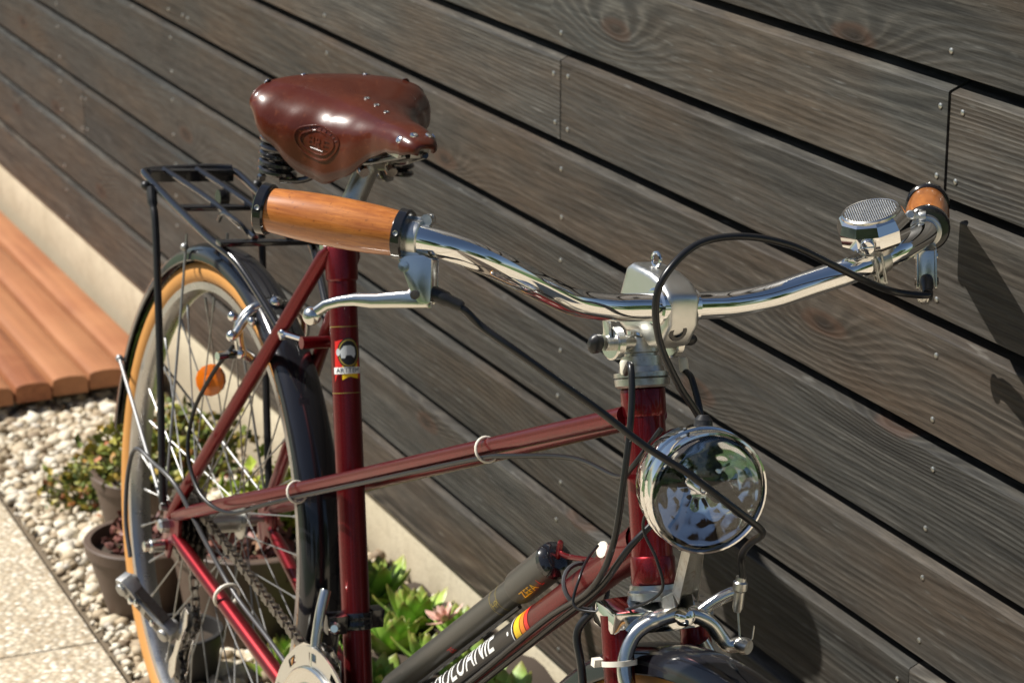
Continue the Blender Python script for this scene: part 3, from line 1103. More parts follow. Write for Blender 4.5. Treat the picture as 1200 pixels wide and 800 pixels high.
mb = MB()
lc = ST(-0.002, -0.001, 0.1105)
mb.tube([lc + std(1, 0, 0) * (0.0058 * math.cos(a)) + Vector((0, 0, 1)) * (0.0058 * math.sin(a)) for a in [2 * PI * k / 16 for k in range(16)]], 0.0016, 8, closed=True)
sub('loop', mb, M['chrome'], stem)

mb = MB()
sc = HT + HD * 0.036
mb.lathe([(-0.007, 0.0150), (-0.006, 0.0162), (0.006, 0.0162), (0.007, 0.0150)], steer(sc), HD, 24)
mb.tube([steer(sc + V(0.004, -0.040, 0.004)), steer(sc + V(0.004, 0.040, 0.004))], 0.0065, 16)
shift = B('gear_shifter', mb, M['zinc'])
for s in (-1, 1):
    mb = MB()
    c = sc + V(0.004, s * 0.030, 0.004)
    mb.lathe([(-0.004, 0.0130), (-0.003, 0.0145), (0.003, 0.0145), (0.004, 0.0130)], steer(c), std(0, 1, 0), 22)
    sub('shift_drum', mb, M['alu_polish'], shift)
    mb = MB()
    p0 = c + V(0, s * 0.006, 0)
    mb.prism([(-0.005, 0), (0.005, 0), (0.0045, 0.014), (0.005, 0.020), (0.002, 0.023), (-0.003, 0.023), (-0.005, 0.018)], steer(p0), std(0, 0, 1).cross(std(0, 1, 0)), std(-0.3, 0, 0.92), -0.0013, 0.0013)
    sub('shift_lever', mb, M['alu_polish'], shift, bevel=0.0006)
    mb = MB()
    p0 = sc + V(0.004, s * 0.043, 0.004)
    k_ = 0.85 if s < 0 else 0.5
    mb.lathe([(0, 0.008 * k_), (0.002, 0.010 * k_), (0.007, 0.0105 * k_), (0.010, 0.008 * k_), (0.012, 0.004 * k_)], steer(p0), std(0, s, 0), 16, squash=0.72, uax=(0.2, 0, 1))
    sub('wing_bolt', mb, M['black_plastic'], shift)
    mb = MB()
    p0 = sc + V(0.022, s * 0.030, -0.006)
    mb.lathe([(0, 0.0030), (0.002, 0.0040), (0.010, 0.0040), (0.012, 0.0034)], steer(p0), std(0.35, 0, -1), 12)
    sub('cable_stop', mb, M['fitting'], shift)

# -- handlebar (control points measured in the frame of the fork)
HALF = [(0, 0.0279, 0.0778), (0.033, 0.0277, 0.0779), (0.062, 0.0279, 0.0788), (0.099, 0.0311, 0.0851), (0.1318, 0.0396, 0.0976), (0.1648, 0.0506, 0.1114), (0.1977, 0.0556, 0.1250), (0.2252, 0.0511, 0.1343), (0.2472, 0.0406, 0.1391), (0.2691, 0.0232, 0.1422), (0.2911, -0.0014, 0.1432), (0.3131, -0.0290, 0.1430), (0.3350, -0.0574, 0.1425)]
pts = [ST(x, -y, z) for (y, x, z) in reversed(HALF)] + [ST(x, y, z) for (y, x, z) in HALF[1:]]
mb = MB()
mb.tube(catmull(pts, 10), 0.0117, 32)
handlebar = B('handlebar', mb, M['chrome_clean'], smooth=60)
for s in (-1, 1):
    a = ST(0.0290, s * 0.2615, 0.1414)
    b = ST(-0.0590, s * 0.3370, 0.1425)
    ax = (b - a)
    L = ax.length
    ax.normalize()
    mb = MB()
    pr = [(0.004 + (L - 0.008) * t, 0.0172 + 0.0026 * math.sin(PI * min(1, t * 1.02)) ** 0.8) for t in [k / 14 for k in range(15)]]
    mb.lathe(pr, a, ax, 40)
    grip = B('handlebar_grip', mb, M['grip'], smooth=45)
    if s > 0:
        grip['label'] = 'wooden handlebar grip resting against the boards'
    for (h0, h1) in ((-0.0035, 0.0060), (L - 0.0050, L + 0.0045)):
        mb = MB()
        mb.lathe([(h0, 0.0135), (h0 + 0.0004, 0.0186), (h0 + 0.0018, 0.0200), (h1 - 0.0012, 0.0203), (h1 - 0.0002, 0.0190), (h1, 0.0150)], a, ax, 40)
        r_ = sub('end_ring', mb, M['black_paint'], grip)
        hd_ = (CAMLOC := V(2.70, -1.076, 1.32)) - a
        side = (hd_ - ax * hd_.dot(ax)).normalized()
        mb = MB()
        mb.lathe([(0.0, 0.0012), (0.0003, 0.0022), (0.0006, 0.0021), (-0.0004, 0.0012)], a + ax * ((h0 + h1) / 2) + side * 0.0201, side, 12)
        sub('grub_screw', mb, M['zinc'], grip)
    mb = MB()
    mb.lathe([(0, 0.0125), (0.006, 0.0125)], a - ax * 0.0085, ax, 28)
    sub('collar', mb, M['chrome'], grip)

# -- brake levers
def lever(s):
    def F(p):
        return steer(V(p.x, s * p.y, p.z))
    C = V(HT.x + 0.034, 0.256, HT.z + 0.1405)
    e1 = V(-0.7737, 0.6335, -0.0067).normalized()
    e2 = V(0.1041, 0.1167, -0.9877).normalized()
    nn = e1.cross(e2).normalized()          # across the lever
    def P(a, b, t=0.0):
        return F(C + e1 * a + e2 * b + nn * t)
    mb = MB()
    # clamp band round the bar
    mb.lathe([(-0.0055, 0.0122), (-0.005, 0.0140), (0.005, 0.0140), (0.0055, 0.0122)], C, e1, 28)
    mb.prism([(-0.006, -0.016), (0.006, -0.016), (0.006, -0.011), (-0.006, -0.011)], C + nn * 0.006, e1, e2, -0.006, 0.006)
    mb.prism([(-0.0065, 0.0105), (0.0065, 0.0105), (0.009, 0.0165), (-0.014, 0.0145)], C, e1, e2, -0.0085, 0.0085)
    mb.xform(F)
    L = B('brake_lever', mb, M['alu'], bevel=0.0008, smooth=40)
    # two cheeks of the housing
    body = [(0.0086, 0.0150), (0.0070, 0.0190), (0.0009, 0.0284), (-0.0050, 0.0387), (-0.0135, 0.0478), (-0.0213, 0.0485), (-0.0238, 0.0461), (-0.0195, 0.0134), (-0.012, 0.0115)]
    mb = MB()
    for t in (-0.0090, 0.0068):
        mb.prism(body, C, e1, e2, t, t + 0.0022)
    mb.prism([(-0.0195, 0.0140), (-0.0165, 0.0140), (-0.0200, 0.0440), (-0.0236, 0.0455)], C, e1, e2, -0.0068, 0.0068)
    mb.xform(F)
    sub('housing', mb, M['alu_polish'], L, bevel=0.0009, smooth=40)
    # blade
    top = [(-0.0050, 0.030), (-0.0010, 0.0408), (0.0214, 0.0462), (0.0400, 0.0496), (0.0558, 0.0550), (0.0660, 0.0598), (0.0735, 0.0670)]
    bot = [(-0.0215, 0.0460), (-0.0218, 0.0511), (0.0264, 0.0594), (0.0400, 0.0600), (0.0496, 0.0620), (0.0600, 0.0662), (0.0690, 0.0735)]
    mb = MB()
    k = len(top)
    tw = [0.0045, 0.0055, 0.0065, 0.0070, 0.0070, 0.0062, 0.0050]
    rows = []
    for i in range(k):
        ring = []
        a0, b0 = top[i]
        a1, b1 = bot[i]
        for q in range(14):
            an = 2 * PI * q / 14
            u = 0.5 + 0.5 * math.copysign(abs(math.cos(an)) ** 0.7, math.cos(an))
            t = tw[i] * math.copysign(abs(math.sin(an)) ** 0.6, math.sin(an))
            ring.append(C + e1 * (a0 + (a1 - a0) * u) + e2 * (b0 + (b1 - b0) * u) + nn * t)
        rows.append(ring)
    base = 0
    for ring in rows:
        mb.v += ring
    for i in range(k - 1):
        for q in range(14):
            mb.face((i * 14 + q, i * 14 + (q + 1) % 14, (i + 1) * 14 + (q + 1) % 14, (i + 1) * 14 + q))
    mb.face(list(range(14)))
    mb.face([(k - 1) * 14 + q for q in reversed(range(14))])
    mb.sphere(C + e1 * 0.0740 + e2 * 0.0735, 0.0076, 18, 12)
    mb.xform(F)
    sub('blade', mb, M['alu_polish'], L, smooth=55)
    for (a, b, r) in ((0.0019, 0.0226, 0.0042), (-0.0105, 0.0425, 0.0036)):
        mb = MB()
        mb.lathe([(-0.0105, 0.001), (-0.0102, r), (-0.0092, r), (0.0092, r), (0.0102, r), (0.0106, 0.001)], C + e1 * a + e2 * b, nn, 18)
        mb.xform(F)
        sub('pivot', mb, M['alu_polish'] if r > 0.004 else M['steel_dark'], L)
    mb = MB()
    mb.lathe([(-0.002, 0.0034), (0.0, 0.0042), (0.004, 0.0042), (0.0055, 0.003)], C - e2 * 0.0148 - e1 * 0.004 + nn * 0.013, (-e1 * 0.9 - e2 * 0.25), 12)
    mb.lathe([(-0.004, 0.0048), (0.0, 0.0050), (0.002, 0.0042)], C - e2 * 0.0142 - e1 * 0.007 + nn * 0.004, nn, 12)
    mb.xform(F)
    sub('clamp_screw', mb, M['zinc'], L)
    mb = MB()
    mb.lathe([(0, 0.0060), (0.012, 0.0060), (0.014, 0.0048), (0.024, 0.0046), (0.026, 0.0036)], C + e1 * -0.0215 + e2 * 0.0395, (-e1 + e2 * 0.25), 14)
    mb.xform(F)
    sub('cable_boot', mb, M['black_plastic'], L)
    return F(C + e1 * -0.034 + e2 * 0.0427), F(C + e1 * -0.048 + e2 * 0.0475)
lvR0, lvR1 = lever(-1)
lvL0, lvL1 = lever(1)

# -- bell
bc = steer(V(HT.x - 0.018, 0.240, HT.z + 0.1270)) + V(0, 0, 0)
bar_at = ST(0.0545, 0.1880, 0.1210)
bx = (ST(0.0550, 0.205, 0.1275) - ST(0.0530, 0.170, 0.1135)).normalized()
bn = V(0.02, -0.34, 0.94).normalized()
bf_ = V(0.80, -0.52, 0.30)
bu = (bf_ - bn * bf_.dot(bn)).normalized()
bc = bar_at + bn * 0.0125 - bu * 0.002 + bx * 0.002
mb = MB()
k = 10
prof3 = [(0.003, 0.0220), (0.004, 0.0270), (0.008, 0.0308), (0.019, 0.0314), (0.027, 0.0282), (0.0295, 0.0258)]
mb.lathe(prof3, bc, bn, k, uax=bu)
bell = B('bell', mb, M['chrome_clean'], smooth=18, bevel=0.0014)
mb = MB()
mb.lathe([(0.0295, 0.0256), (0.0310, 0.0254), (0.0322, 0.0240), (0.0319, 0.0230)], bc, bn, 36, uax=bu, caps=True)
e2b = bn.cross(bu)
for i in range(-12, 13):
    for j in range(-12, 13):
        px_, py_ = (i + 0.5 * (j % 2)) * 0.0022, j * 0.0019
        if px_ * px_ + py_ * py_ < 0.0222 ** 2:
            c = bc + bn * 0.0319 + bu * px_ + e2b * py_
            b0 = len(mb.v)
            mb.v += [c + bu * 0.00095, c + e2b * 0.00085, c - bu * 0.00095, c - e2b * 0.00085, c + bn * 0.0009]
            for q in range(4):
                mb.face((b0 + q, b0 + (q + 1) % 4, b0 + 4))
sub('knurled_cap', mb, M['alu_polish'], bell, smooth=12, recalc=False, weld=False)
mb = MB()
sp = bc + bu * 0.0306 - e2b * 0.0105 + bn * 0.0125
sax = (bu * 0.93 - e2b * 0.36)
mb.lathe([(-0.004, 0.0066), (0.0010, 0.0066), (0.0022, 0.0060)], sp, sax, 20)
ta = bn
tb = sax.cross(ta)
mb.box(sp + sax * 0.0026, (0.0022, 0.0125, 0.0018), (sax, tb, ta))
sub('slotted_screw', mb, M['chrome'], bell, bevel=0.0003)
mb = MB()
mb.lathe([(-0.006, 0.0150), (0.0035, 0.0165)], bc, bn, 24)
mb.lathe([(-0.007, 0.0121), (-0.0068, 0.0136), (0.0068, 0.0136), (0.007, 0.0121)], bar_at, bx, 24)
mb.box(bar_at - bn * 0.0175 + bu * 0.004, (0.010, 0.012, 0.008), (bu, bx, bn))
for q in (-1, 1):
    mb.tube([bar_at + bu * 0.0145 + bx * q * 0.0035 - bn * 0.016, bar_at + bu * 0.0145 + bx * q * 0.0035 + bn * 0.009], 0.0015, 8)
sub('clamp', mb, M['zinc'], bell, bevel=0.0005)
mb = MB()
tl = bc - bu * 0.024 + e2b * 0.010 + bn * 0.014
mb.lathe([(0, 0.004), (0.002, 0.0085), (0.010, 0.0085), (0.013, 0.004)], tl, (-bu + e2b * 0.5), 14)
sub('thumb_lever', mb, M['black_plastic'], bell)

# -- fork, crown
def SF(x, y, z):
    return steer(V(x, y, z))
FA = V(1.116, 0, 0.2700)
RF = 0.2900
mb = MB()
cr = HB - HD * 0.020
mb.prism([(-0.015, -0.052), (0.015, -0.052), (0.019, -0.030), (0.021, 0.0), (0.019, 0.030), (0.015, 0.052), (-0.015, 0.052), (-0.019, 0.030), (-0.020, 0), (-0.019, -0.030)], steer(cr), std(1, 0, 0), std(0, 1, 0), -0.014, 0.006)
crown = B('fork_crown', mb, M['chrome'], bevel=0.003, smooth=45)
for s in (-1, 1):
    a = HB - HD * 0.022 + V(0, s * 0.040, 0)
    pth = [a, a - HD * 0.10, a - HD * 0.20, FA + V(-0.012, s * 0.046, 0.04), FA + V(0, s * 0.048, 0.004)]
    mb = MB()
    c2 = [steer(p) for p in catmull(pth, 6)]
    k = len(c2)
    mb.tube(c2, [0.0135 - 0.0065 * (i / (k - 1)) ** 1.4 for i in range(k)], 20)
    B('fork_blade', mb, M['maroon'])

# -- wheels
def wheel(name, C, T, R, tw, spokes, label=None):
    """C centre, T transform applied to every point (steering), R outer radius"""
    axis = V(0, 1, 0)
    rr = R - tw * 1.02                    # outer rim radius
    def ring(pr, n=96):
        mb = MB()
        k = len(pr)
        for i in range(n):
            a = 2 * PI * i / n
            for (r, y) in pr:
                mb.v.append(T(C + V(r * math.cos(a), y, r * math.sin(a))))
        for i in range(n):
            for j in range(k):
                b = (i + 1) % n
                mb.face((i * k + j, i * k + (j + 1) % k, b * k + (j + 1) % k, b * k + j))
        return mb
    hw = tw * 0.42
    rim = ring([(rr + 0.003, hw), (rr + 0.003, hw * 0.86), (rr - 0.002, hw * 0.80), (rr - 0.002, -hw * 0.80), (rr + 0.003, -hw * 0.86), (rr + 0.003, -hw), (rr - 0.006, -hw * 0.98), (rr - 0.008, -hw * 0.62), (rr - 0.0095, -hw * 0.2), (rr - 0.0095, hw * 0.2), (rr - 0.008, hw * 0.62), (rr - 0.005, hw * 0.98)])
    W = B(name, rim, M['rim'], smooth=50)
    cy = rr + tw * 0.50
    pr = []
    side = []
    for i in range(17):
        a = -0.80 * PI + 1.60 * PI * i / 16
        pr.append((cy + tw * 0.52 * math.cos(a), tw * 0.54 * math.sin(a)))
    mb = ring(pr + [(rr - 0.001, 0)])
    k = len(pr) + 1
    for fi in range(len(mb.f)):
        j = fi % k
        if j < 5 or (10 < j < 16):
            mb.m[fi] = 1
    sub('tyre', mb, [M['tread'], M['gum']], W, smooth=60, recalc=True)
    mb = MB()
    blk = 150
    for i in range(blk):
        for q in (-2, -1, 0, 1, 2):
            a = 2 * PI * (i + 0.5 * (q % 2)) / blk
            th = q * 0.26
            cr_ = V(math.cos(a), 0, math.sin(a))
            tg = V(-math.sin(a), 0, math.cos(a))
            nrm = cr_ * math.cos(th) + axis * math.sin(th)
            p = C + cr_ * cy + nrm * (tw * 0.525)
            mb.box(p, (0.0075, 0.0028, 0.0018), (tg + nrm.cross(tg) * (0.5 if q % 2 else -0.5), nrm.cross(tg), nrm))
    mb.xform(T)
    tr = sub('tread', mb, M['tread'], W, smooth=0, recalc=False, weld=False)
    tr['kind'] = 'stuff'
    mb = MB()
    mb.lathe([(-0.050, 0.005), (-0.049, 0.008), (-0.036, 0.0085), (-0.035, 0.0125), (-0.0305, 0.023), (-0.0275, 0.023), (-0.026, 0.014), (0.026, 0.014), (0.0275, 0.023), (0.0305, 0.023), (0.035, 0.0125), (0.036, 0.0085), (0.049, 0.008), (0.050, 0.005)], C, axis, 28)
    mb.xform(T)
    sub('hub', mb, M['zinc'], W)
    for i in range(spokes):
        s = 1 if i % 2 else -1
        a = 2 * PI * i / spokes
        off = (2 * PI / spokes) * 5.2 * (1 if (i // 2) % 2 else -1)
        h = C + V(0.0205 * math.cos(a + off), s * 0.029, 0.0205 * math.sin(a + off))
        e = C + V((rr - 0.015) * math.cos(a), s * 0.003, (rr - 0.015) * math.sin(a))
        mb = MB()
        mb.tube([T(h), T(h.lerp(e, 0.93)), T(h.lerp(e, 0.935)), T(e)], [0.00095, 0.00095, 0.0018, 0.0018], 7)
        sub('spoke', mb, M['spoke'], W)
    return W
ident = lambda p: p
rear = wheel('rear_wheel', V(0, 0, RW), ident, RW, 0.0325, 36)
front = wheel('front_wheel', FA, steer, RF, 0.0325, 36)
mb = MB()
rc = V(-0.050, 0, 0.4815)
mb.lathe([(-0.005, 0.0165), (-0.0045, 0.0178), (0.0045, 0.0178), (0.005, 0.0165)], rc, (0.78, -0.62, 0.1), 14, squash=1.08)
mb.box(rc + V(0, 0, 0.0), (0.010, 0.014, 0.012))
sub('spoke_reflector', mb, M['reflector'], rear, smooth=25)

# -- mudguards
def guard(C, T, Ri, a0, a1, width, depth, n=60):
    mb = MB()
    pr = []
    for i in range(13):
        t = PI * i / 12
        pr.append((Ri - depth + depth * math.sin(t) ** 0.75, width / 2 * math.cos(t)))
    for i in range(13):
        t = PI * (12 - i) / 12
        pr.append((Ri - depth - 0.0014 + (depth - 0.0) * math.sin(t) ** 0.75 * 0.99, (width / 2 - 0.0014) * math.cos(t)))
    k = len(pr)
    for i in range(n + 1):
        a = a0 + (a1 - a0) * i / n
        for (r, y) in pr:
            mb.v.append(T(C + V(r * math.cos(a), y, r * math.sin(a))))
    for i in range(n):
        for j in range(k):
            mb.face((i * k + j, i * k + (j + 1) % k, (i + 1) * k + (j + 1) % k, (i + 1) * k + j))
    mb.face(list(range(k)))
    mb.face([n * k + j for j in reversed(range(k))])
    return mb
rg = B('rear_mudguard', guard(V(0, 0, RW), ident, RW + 0.0165, math.radians(-28), math.radians(176), 0.050, 0.020), M['mudguard'], smooth=50)
for s in (-1, 1):
    mb = MB()
    p0 = V((RW + 0.012) * math.cos(math.radians(159)), s * 0.026, RW + (RW + 0.012) * math.sin(math.radians(159)))
    p1 = V(-0.010, s * 0.066, RW + 0.020)
    mb.tube([p0 + V(-0.006, 0, 0.002), p0, p0.lerp(p1, 0.5), p1], 0.0024 if s < 0 else 0.0015, 10)
    mb.sphere(p0, 0.0052, 10, 8)
    mb.lathe([(-0.004, 0.004), (0.004, 0.004)], p1, (0, 1, 0), 10)
    sub('mudguard_stay', mb, M['stay'], rg)
    mb = MB()
    aa = math.radians(106)
    p0 = V((RW + 0.012) * math.cos(aa), s * 0.026, RW + (RW + 0.012) * math.sin(aa))
    p1 = V(-0.008, s * 0.065, RW + 0.016)
    mb.tube([p0 + V(0, 0, 0.016), p0, p0.lerp(p1, 0.5), p1], 0.0017, 8)
    mb.sphere(p0 + V(0, s * 0.002, 0), 0.0050, 10, 8)
    sub('mudguard_stay', mb, M['spoke'], rg)
fg = B('front_mudguard', guard(FA, steer, RF + 0.0165, math.radians(-5), math.radians(140), 0.054, 0.024), M['mudguard'], smooth=50)

# -- drivetrain
RC = V(0, -0.047, RW)
mb = MB()
def cog(mb, c, r, teeth, th, tooth=0.0035, ax=V(0, 1, 0)):
    poly = []
    for i in range(teeth):
        for (da, rr_) in ((-0.30, r - tooth), (-0.14, r), (0.14, r), (0.30, r - tooth)):
            a = 2 * PI * (i + da) / teeth
            poly.append((rr_ * math.cos(a), rr_ * math.sin(a)))
    mb.prism(poly, c, (1, 0, 0), (0, 0, 1), -th / 2, th / 2)
for i, t in enumerate((28, 24, 20, 17, 14)):
    cog(mb, V(0, -0.033 - i * 0.0052, RW), t * 0.0127 / (2 * PI) + 0.001, t, 0.002)
mb.lathe([(-0.026, 0.020), (0.0, 0.020)], V(0, -0.030, RW), (0, 1, 0), 20)
B('freewheel', mb, M['steel_dark'], smooth=20)
mb = MB()
mb.lathe([(-0.066, 0.0045), (0.066, 0.0045)], V(0, 0, RW), (0, 1, 0), 12)
for s in (-1, 1):
    mb.lathe([(0.063, 0.009), (0.072, 0.0085), (0.075, 0.005)], V(0, 0, RW), (0, s, 0), 6)
B('rear_axle', mb, M['zinc'])
RING_R = 0.098
mb = MB()
cog(mb, V(BB.x, -0.048, BB.z), RING_R, 48, 0.003, 0.004)
B('chainring', mb, M['steel_dark'], smooth=20)
mb = MB()
cg = V(BB.x, -0.0545, BB.z)
n = 72
ro, ri = 0.1215, 0.1010
base = len(mb.v)
for t in (0, -0.002):
    for i in range(n):
        a = 2 * PI * i / n
        for r in (ri, ri + 0.006, ro - 0.006, ro):
            mb.v.append(cg + V(r * math.cos(a), t, r * math.sin(a)))
for t in range(2):
    for i in range(n):
        for j in range(3):
            if j == 1 and (i % 6) in (1, 2):
                continue
            q = (t * n * 4 + i * 4 + j, t * n * 4 + i * 4 + j + 1, t * n * 4 + ((i + 1) % n) * 4 + j + 1, t * n * 4 + ((i + 1) % n) * 4 + j)
            mb.face(q)
for i in range(n):
    for j in (0, 3):
        b2 = (i + 1) % n
        mb.face((i * 4 + j, b2 * 4 + j, n * 4 + b2 * 4 + j, n * 4 + i * 4 + j))
cguard = B('chain_guard', mb, M['alu'], smooth=30)
mb = MB()
mb.lathe([(0.0, 0.012), (0.0012, 0.055), (0.0045, 0.060), (0.0050, 0.080), (0.0030, 0.084), (0.0030, 0.096), (0.0045, 0.0985), (0.0030, 0.1005), (0.0, 0.1005)], cg + V(0, -0.002, 0), (0, -1, 0), 64)
sub('turned_disc', mb, M['alu_polish'], cguard, smooth=25)
for s, a in ((-1, 0.22), (1, 0.22 + PI)):
    mb = MB()
    e = BB + V(0.170 * math.cos(a), s * 0.075, 0.170 * math.sin(a))
    mb.tube([BB + V(0, s * 0.066, 0), BB.lerp(e, 0.5) + V(0, s * 0.033, 0), e], [0.014, 0.010, 0.011], 14)
    ck = B('crank_arm', mb, M['alu_polish'])
    mb = MB()
    mb.box(e + V(0, s * 0.055, 0), (0.060, 0.085, 0.022))
    mb.lathe([(0, 0.008), (0.02, 0.008)], e, (0, s, 0), 12)
    sub('pedal', mb, M['black_plastic'], ck, bevel=0.004)
# derailleur
def dv(x, y, z):
    return V(x, y, z)
D0 = V(-0.006, -0.075, 0.292)
mb = MB()
mb.lathe([(-0.012, 0.007), (-0.010, 0.0085), (0.006, 0.0085), (0.008, 0.0065), (0.014, 0.0062), (0.015, 0.004)], D0 + V(0, 0, 0), (0, -1, 0.0), 16)
der = B('rear_derailleur', mb, M['alu_polish'])
ex = V(0.60, 0.52, -0.60).normalized()
A0 = V(-0.018, -0.102, 0.240)
ey = V(0.70, -0.10, 0.70)
enz = ex.cross(ey.normalized()).normalized()
mb = MB()
mb.prism([(-0.014, 0.004), (-0.006, 0.012), (0.012, 0.013), (0.022, 0.008), (0.060, 0.008), (0.070, 0.012), (0.082, 0.010), (0.086, 0.0), (0.078, -0.010), (0.060, -0.012), (0.050, -0.007), (0.020, -0.008), (0.008, -0.012), (-0.008, -0.010)], A0, ex, ey, -0.008, 0.009)
for q in (0.0, 0.074):
    mb.lathe([(-0.013, 0.0075), (-0.012, 0.0085), (0.012, 0.0085), (0.0135, 0.0070)], A0 + ex * q, enz, 16)
sub('parallelogram', mb, M['alu_dull'], der, bevel=0.0016, bevel_seg=2)
enz = ex.cross(ey.normalized()).normalized()
mb = MB()  # dark plates laid on the solid body stand in for shaded slots
for (a, b, la, lb) in ((0.022, 0.0, 0.020, 0.010), (0.052, 0.0, 0.024, 0.010)):
    for t in (-0.0082, 0.0092):
        mb.box(A0 + ex * a + ey * b + enz * t, (la, lb, 0.0012), (ex, ey, enz))
mb.box(A0 + ex * 0.040 + ey * 0.0135, (0.050, 0.002, 0.012), (ex, ey, enz))
sub('slot_shade', mb, M['steel_dark'], der)
mb = MB()
for (a, b) in ((0.004, 0.004), (0.022, -0.004), (0.030, 0.004), (0.060, 0.0)):
    p = A0 + ex * a + V(0.70, -0.10, 0.70) * b
    mb.lathe([(0, 0.0045), (0.003, 0.0042), (0.004, 0.002)], p + V(0, -0.0105, 0), (0, -1, 0), 10)
sub('rivet', mb, M['chrome'], der)
J1, J2 = V(0.060, -0.050, 0.222), V(0.030, -0.050, 0.150)
mb = MB()
d2 = (J2 - J1).normalized()
dn = d2.cross(V(0, 1, 0))
for t in (-0.009, 0.007):
    mb.prism([(-0.014, -0.006), (-0.014, 0.006), (0.0, 0.011), (0.020, 0.005), (0.058, 0.005), (0.078, 0.011), (0.092, 0.006), (0.092, -0.006), (0.078, -0.011), (0.058, -0.005), (0.020, -0.005), (0.0, -0.011)], J1, d2, dn, t, t + 0.002)
sub('cage', mb, M['alu_polish'], der, bevel=0.0006)
for J in (J1, J2):
    mb = MB()
    cog(mb, J, 0.019, 10, 0.006, 0.004)
    sub('jockey_wheel', mb, M['black_plastic'], der)
# chain: links along its path
def circ(c, r, a0, a1, n, y):
    return [V(c.x + r * math.cos(a0 + (a1 - a0) * i / n), y, c.z + r * math.sin(a0 + (a1 - a0) * i / n)) for i in range(n + 1)]
rcg = 0.0415
path = []
a_top = PI / 2 + 0.06
path += circ(V(BB.x, 0, BB.z), RING_R - 0.002, a_top - 0.03, -PI / 2 + 0.05, 24, -0.048)
path += circ(J2, 0.016, -0.3 - PI / 2, -PI - 0.2, 8, -0.049)
path += circ(J1, 0.016, -0.4, 0.9, 8, -0.048)
path += circ(V(0, 0, RW), rcg, -0.45 - 0.2, -PI, 1, -0.043)[:1]
path += circ(V(0, 0, RW), rcg, -0.3, -PI - 0.0, 0 + 10, -0.043)[4:]
path += circ(V(0, 0, RW), rcg, PI, PI / 2 + 0.10, 8, -0.043)
path.append(path[0])
# resample at half an inch
seg = [0.0]
for i in range(1, len(path)):
    seg.append(seg[-1] + (path[i] - path[i - 1]).length)
def at(s_):
    for i in range(1, len(path)):
        if s_ <= seg[i]:
            t = (s_ - seg[i - 1]) / max(1e-9, seg[i] - seg[i - 1])
            return path[i - 1].lerp(path[i], t)
    return path[-1].copy()
nl = int(seg[-1] / 0.0127)
st_ = seg[-1] / nl
mb = MB()
for i in range(nl):
    a, b = at(i * st_), at((i + 1) * st_)
    d = (b - a).normalized()
    up_ = d.cross(V(0, 1, 0)).normalized()
    c = (a + b) / 2
    L = (b - a).length
    th = 0.0030 if i % 2 else 0.0044
    for sgn in (-1, 1):
        poly = [(-L / 2 - 0.003, 0.002), (-L / 2, 0.0042), (0, 0.0030), (L / 2, 0.0042), (L / 2 + 0.003, 0.002), (L / 2 + 0.003, -0.002), (L / 2, -0.0042), (0, -0.0030), (-L / 2, -0.0042), (-L / 2 - 0.003, -0.002)]
        mb.prism(poly, c + V(0, sgn * th, 0), d, up_, -0.0005, 0.0005)
    mb.lathe([(-0.0052, 0.0020), (0.0052, 0.0020)], a, (0, 1, 0), 6)
ch = B('chain', mb, M['chain'], smooth=0, recalc=False, weld=False)
# front derailleur
mb = MB()
fc = st_at(0.349)
mb.lathe([(-0.009, 0.0154), (-0.009, 0.0178), (-0.003, 0.0182), (-0.002, 0.0172), (0.002, 0.0172), (0.003, 0.0182), (0.009, 0.0178), (0.009, 0.0154)], fc, SD, 28, caps=False)
mb.box(fc + V(-0.004, 0.024, 0.001), (0.016, 0.014, 0.020))
mb.box(fc + V(0.004, -0.026, 0.001), (0.018, 0.022, 0.020))
fd = B('front_derailleur', mb, M['black_paint'], bevel=0.0015)
mb = MB()
mb.lathe([(0, 0.006), (0.004, 0.0065), (0.008, 0.004)], fc + V(0.014, -0.030, 0.0), (0.8, -0.5, 0.2), 14)
sub('clamp_bolt', mb, M['chrome'], fd)
mb = MB()
q0 = fc + V(0.0, -0.030, 0.0)
arm = [q0 + V(-0.004, -0.006, 0.036), q0 + V(0.004, -0.014, 0.012), q0 + V(0.012, -0.020, -0.020), q0 + V(0.020, -0.022, -0.046)]
mb.tube(catmull(arm, 5), [0.0058] * 15 + [0.0062], 12)
mb.prism([(-0.012, 0.0), (0.004, 0.012), (0.026, 0.010), (0.030, -0.008), (0.010, -0.020), (-0.010, -0.016)], q0 + V(0.010, -0.018, -0.038), (1, 0, 0), (0, 0, 1), -0.003, 0.003)
sub('arm', mb, M['alu_polish'], fd, bevel=0.0005)
mb = MB()
pl_ = [(-0.055, 0.000), (-0.030, 0.016), (0.006, 0.024), (0.030, 0.016), (0.034, -0.004), (0.010, 0.004), (-0.026, -0.004), (-0.050, -0.014)]
for t in (-0.022, -0.006):
    mb.prism(pl_, fc + V(0.018, -0.030, -0.040), (1, 0, 0), (0, 0, 1), -t, -t + 0.0014)
sub('cage', mb, M['chrome'], fd)

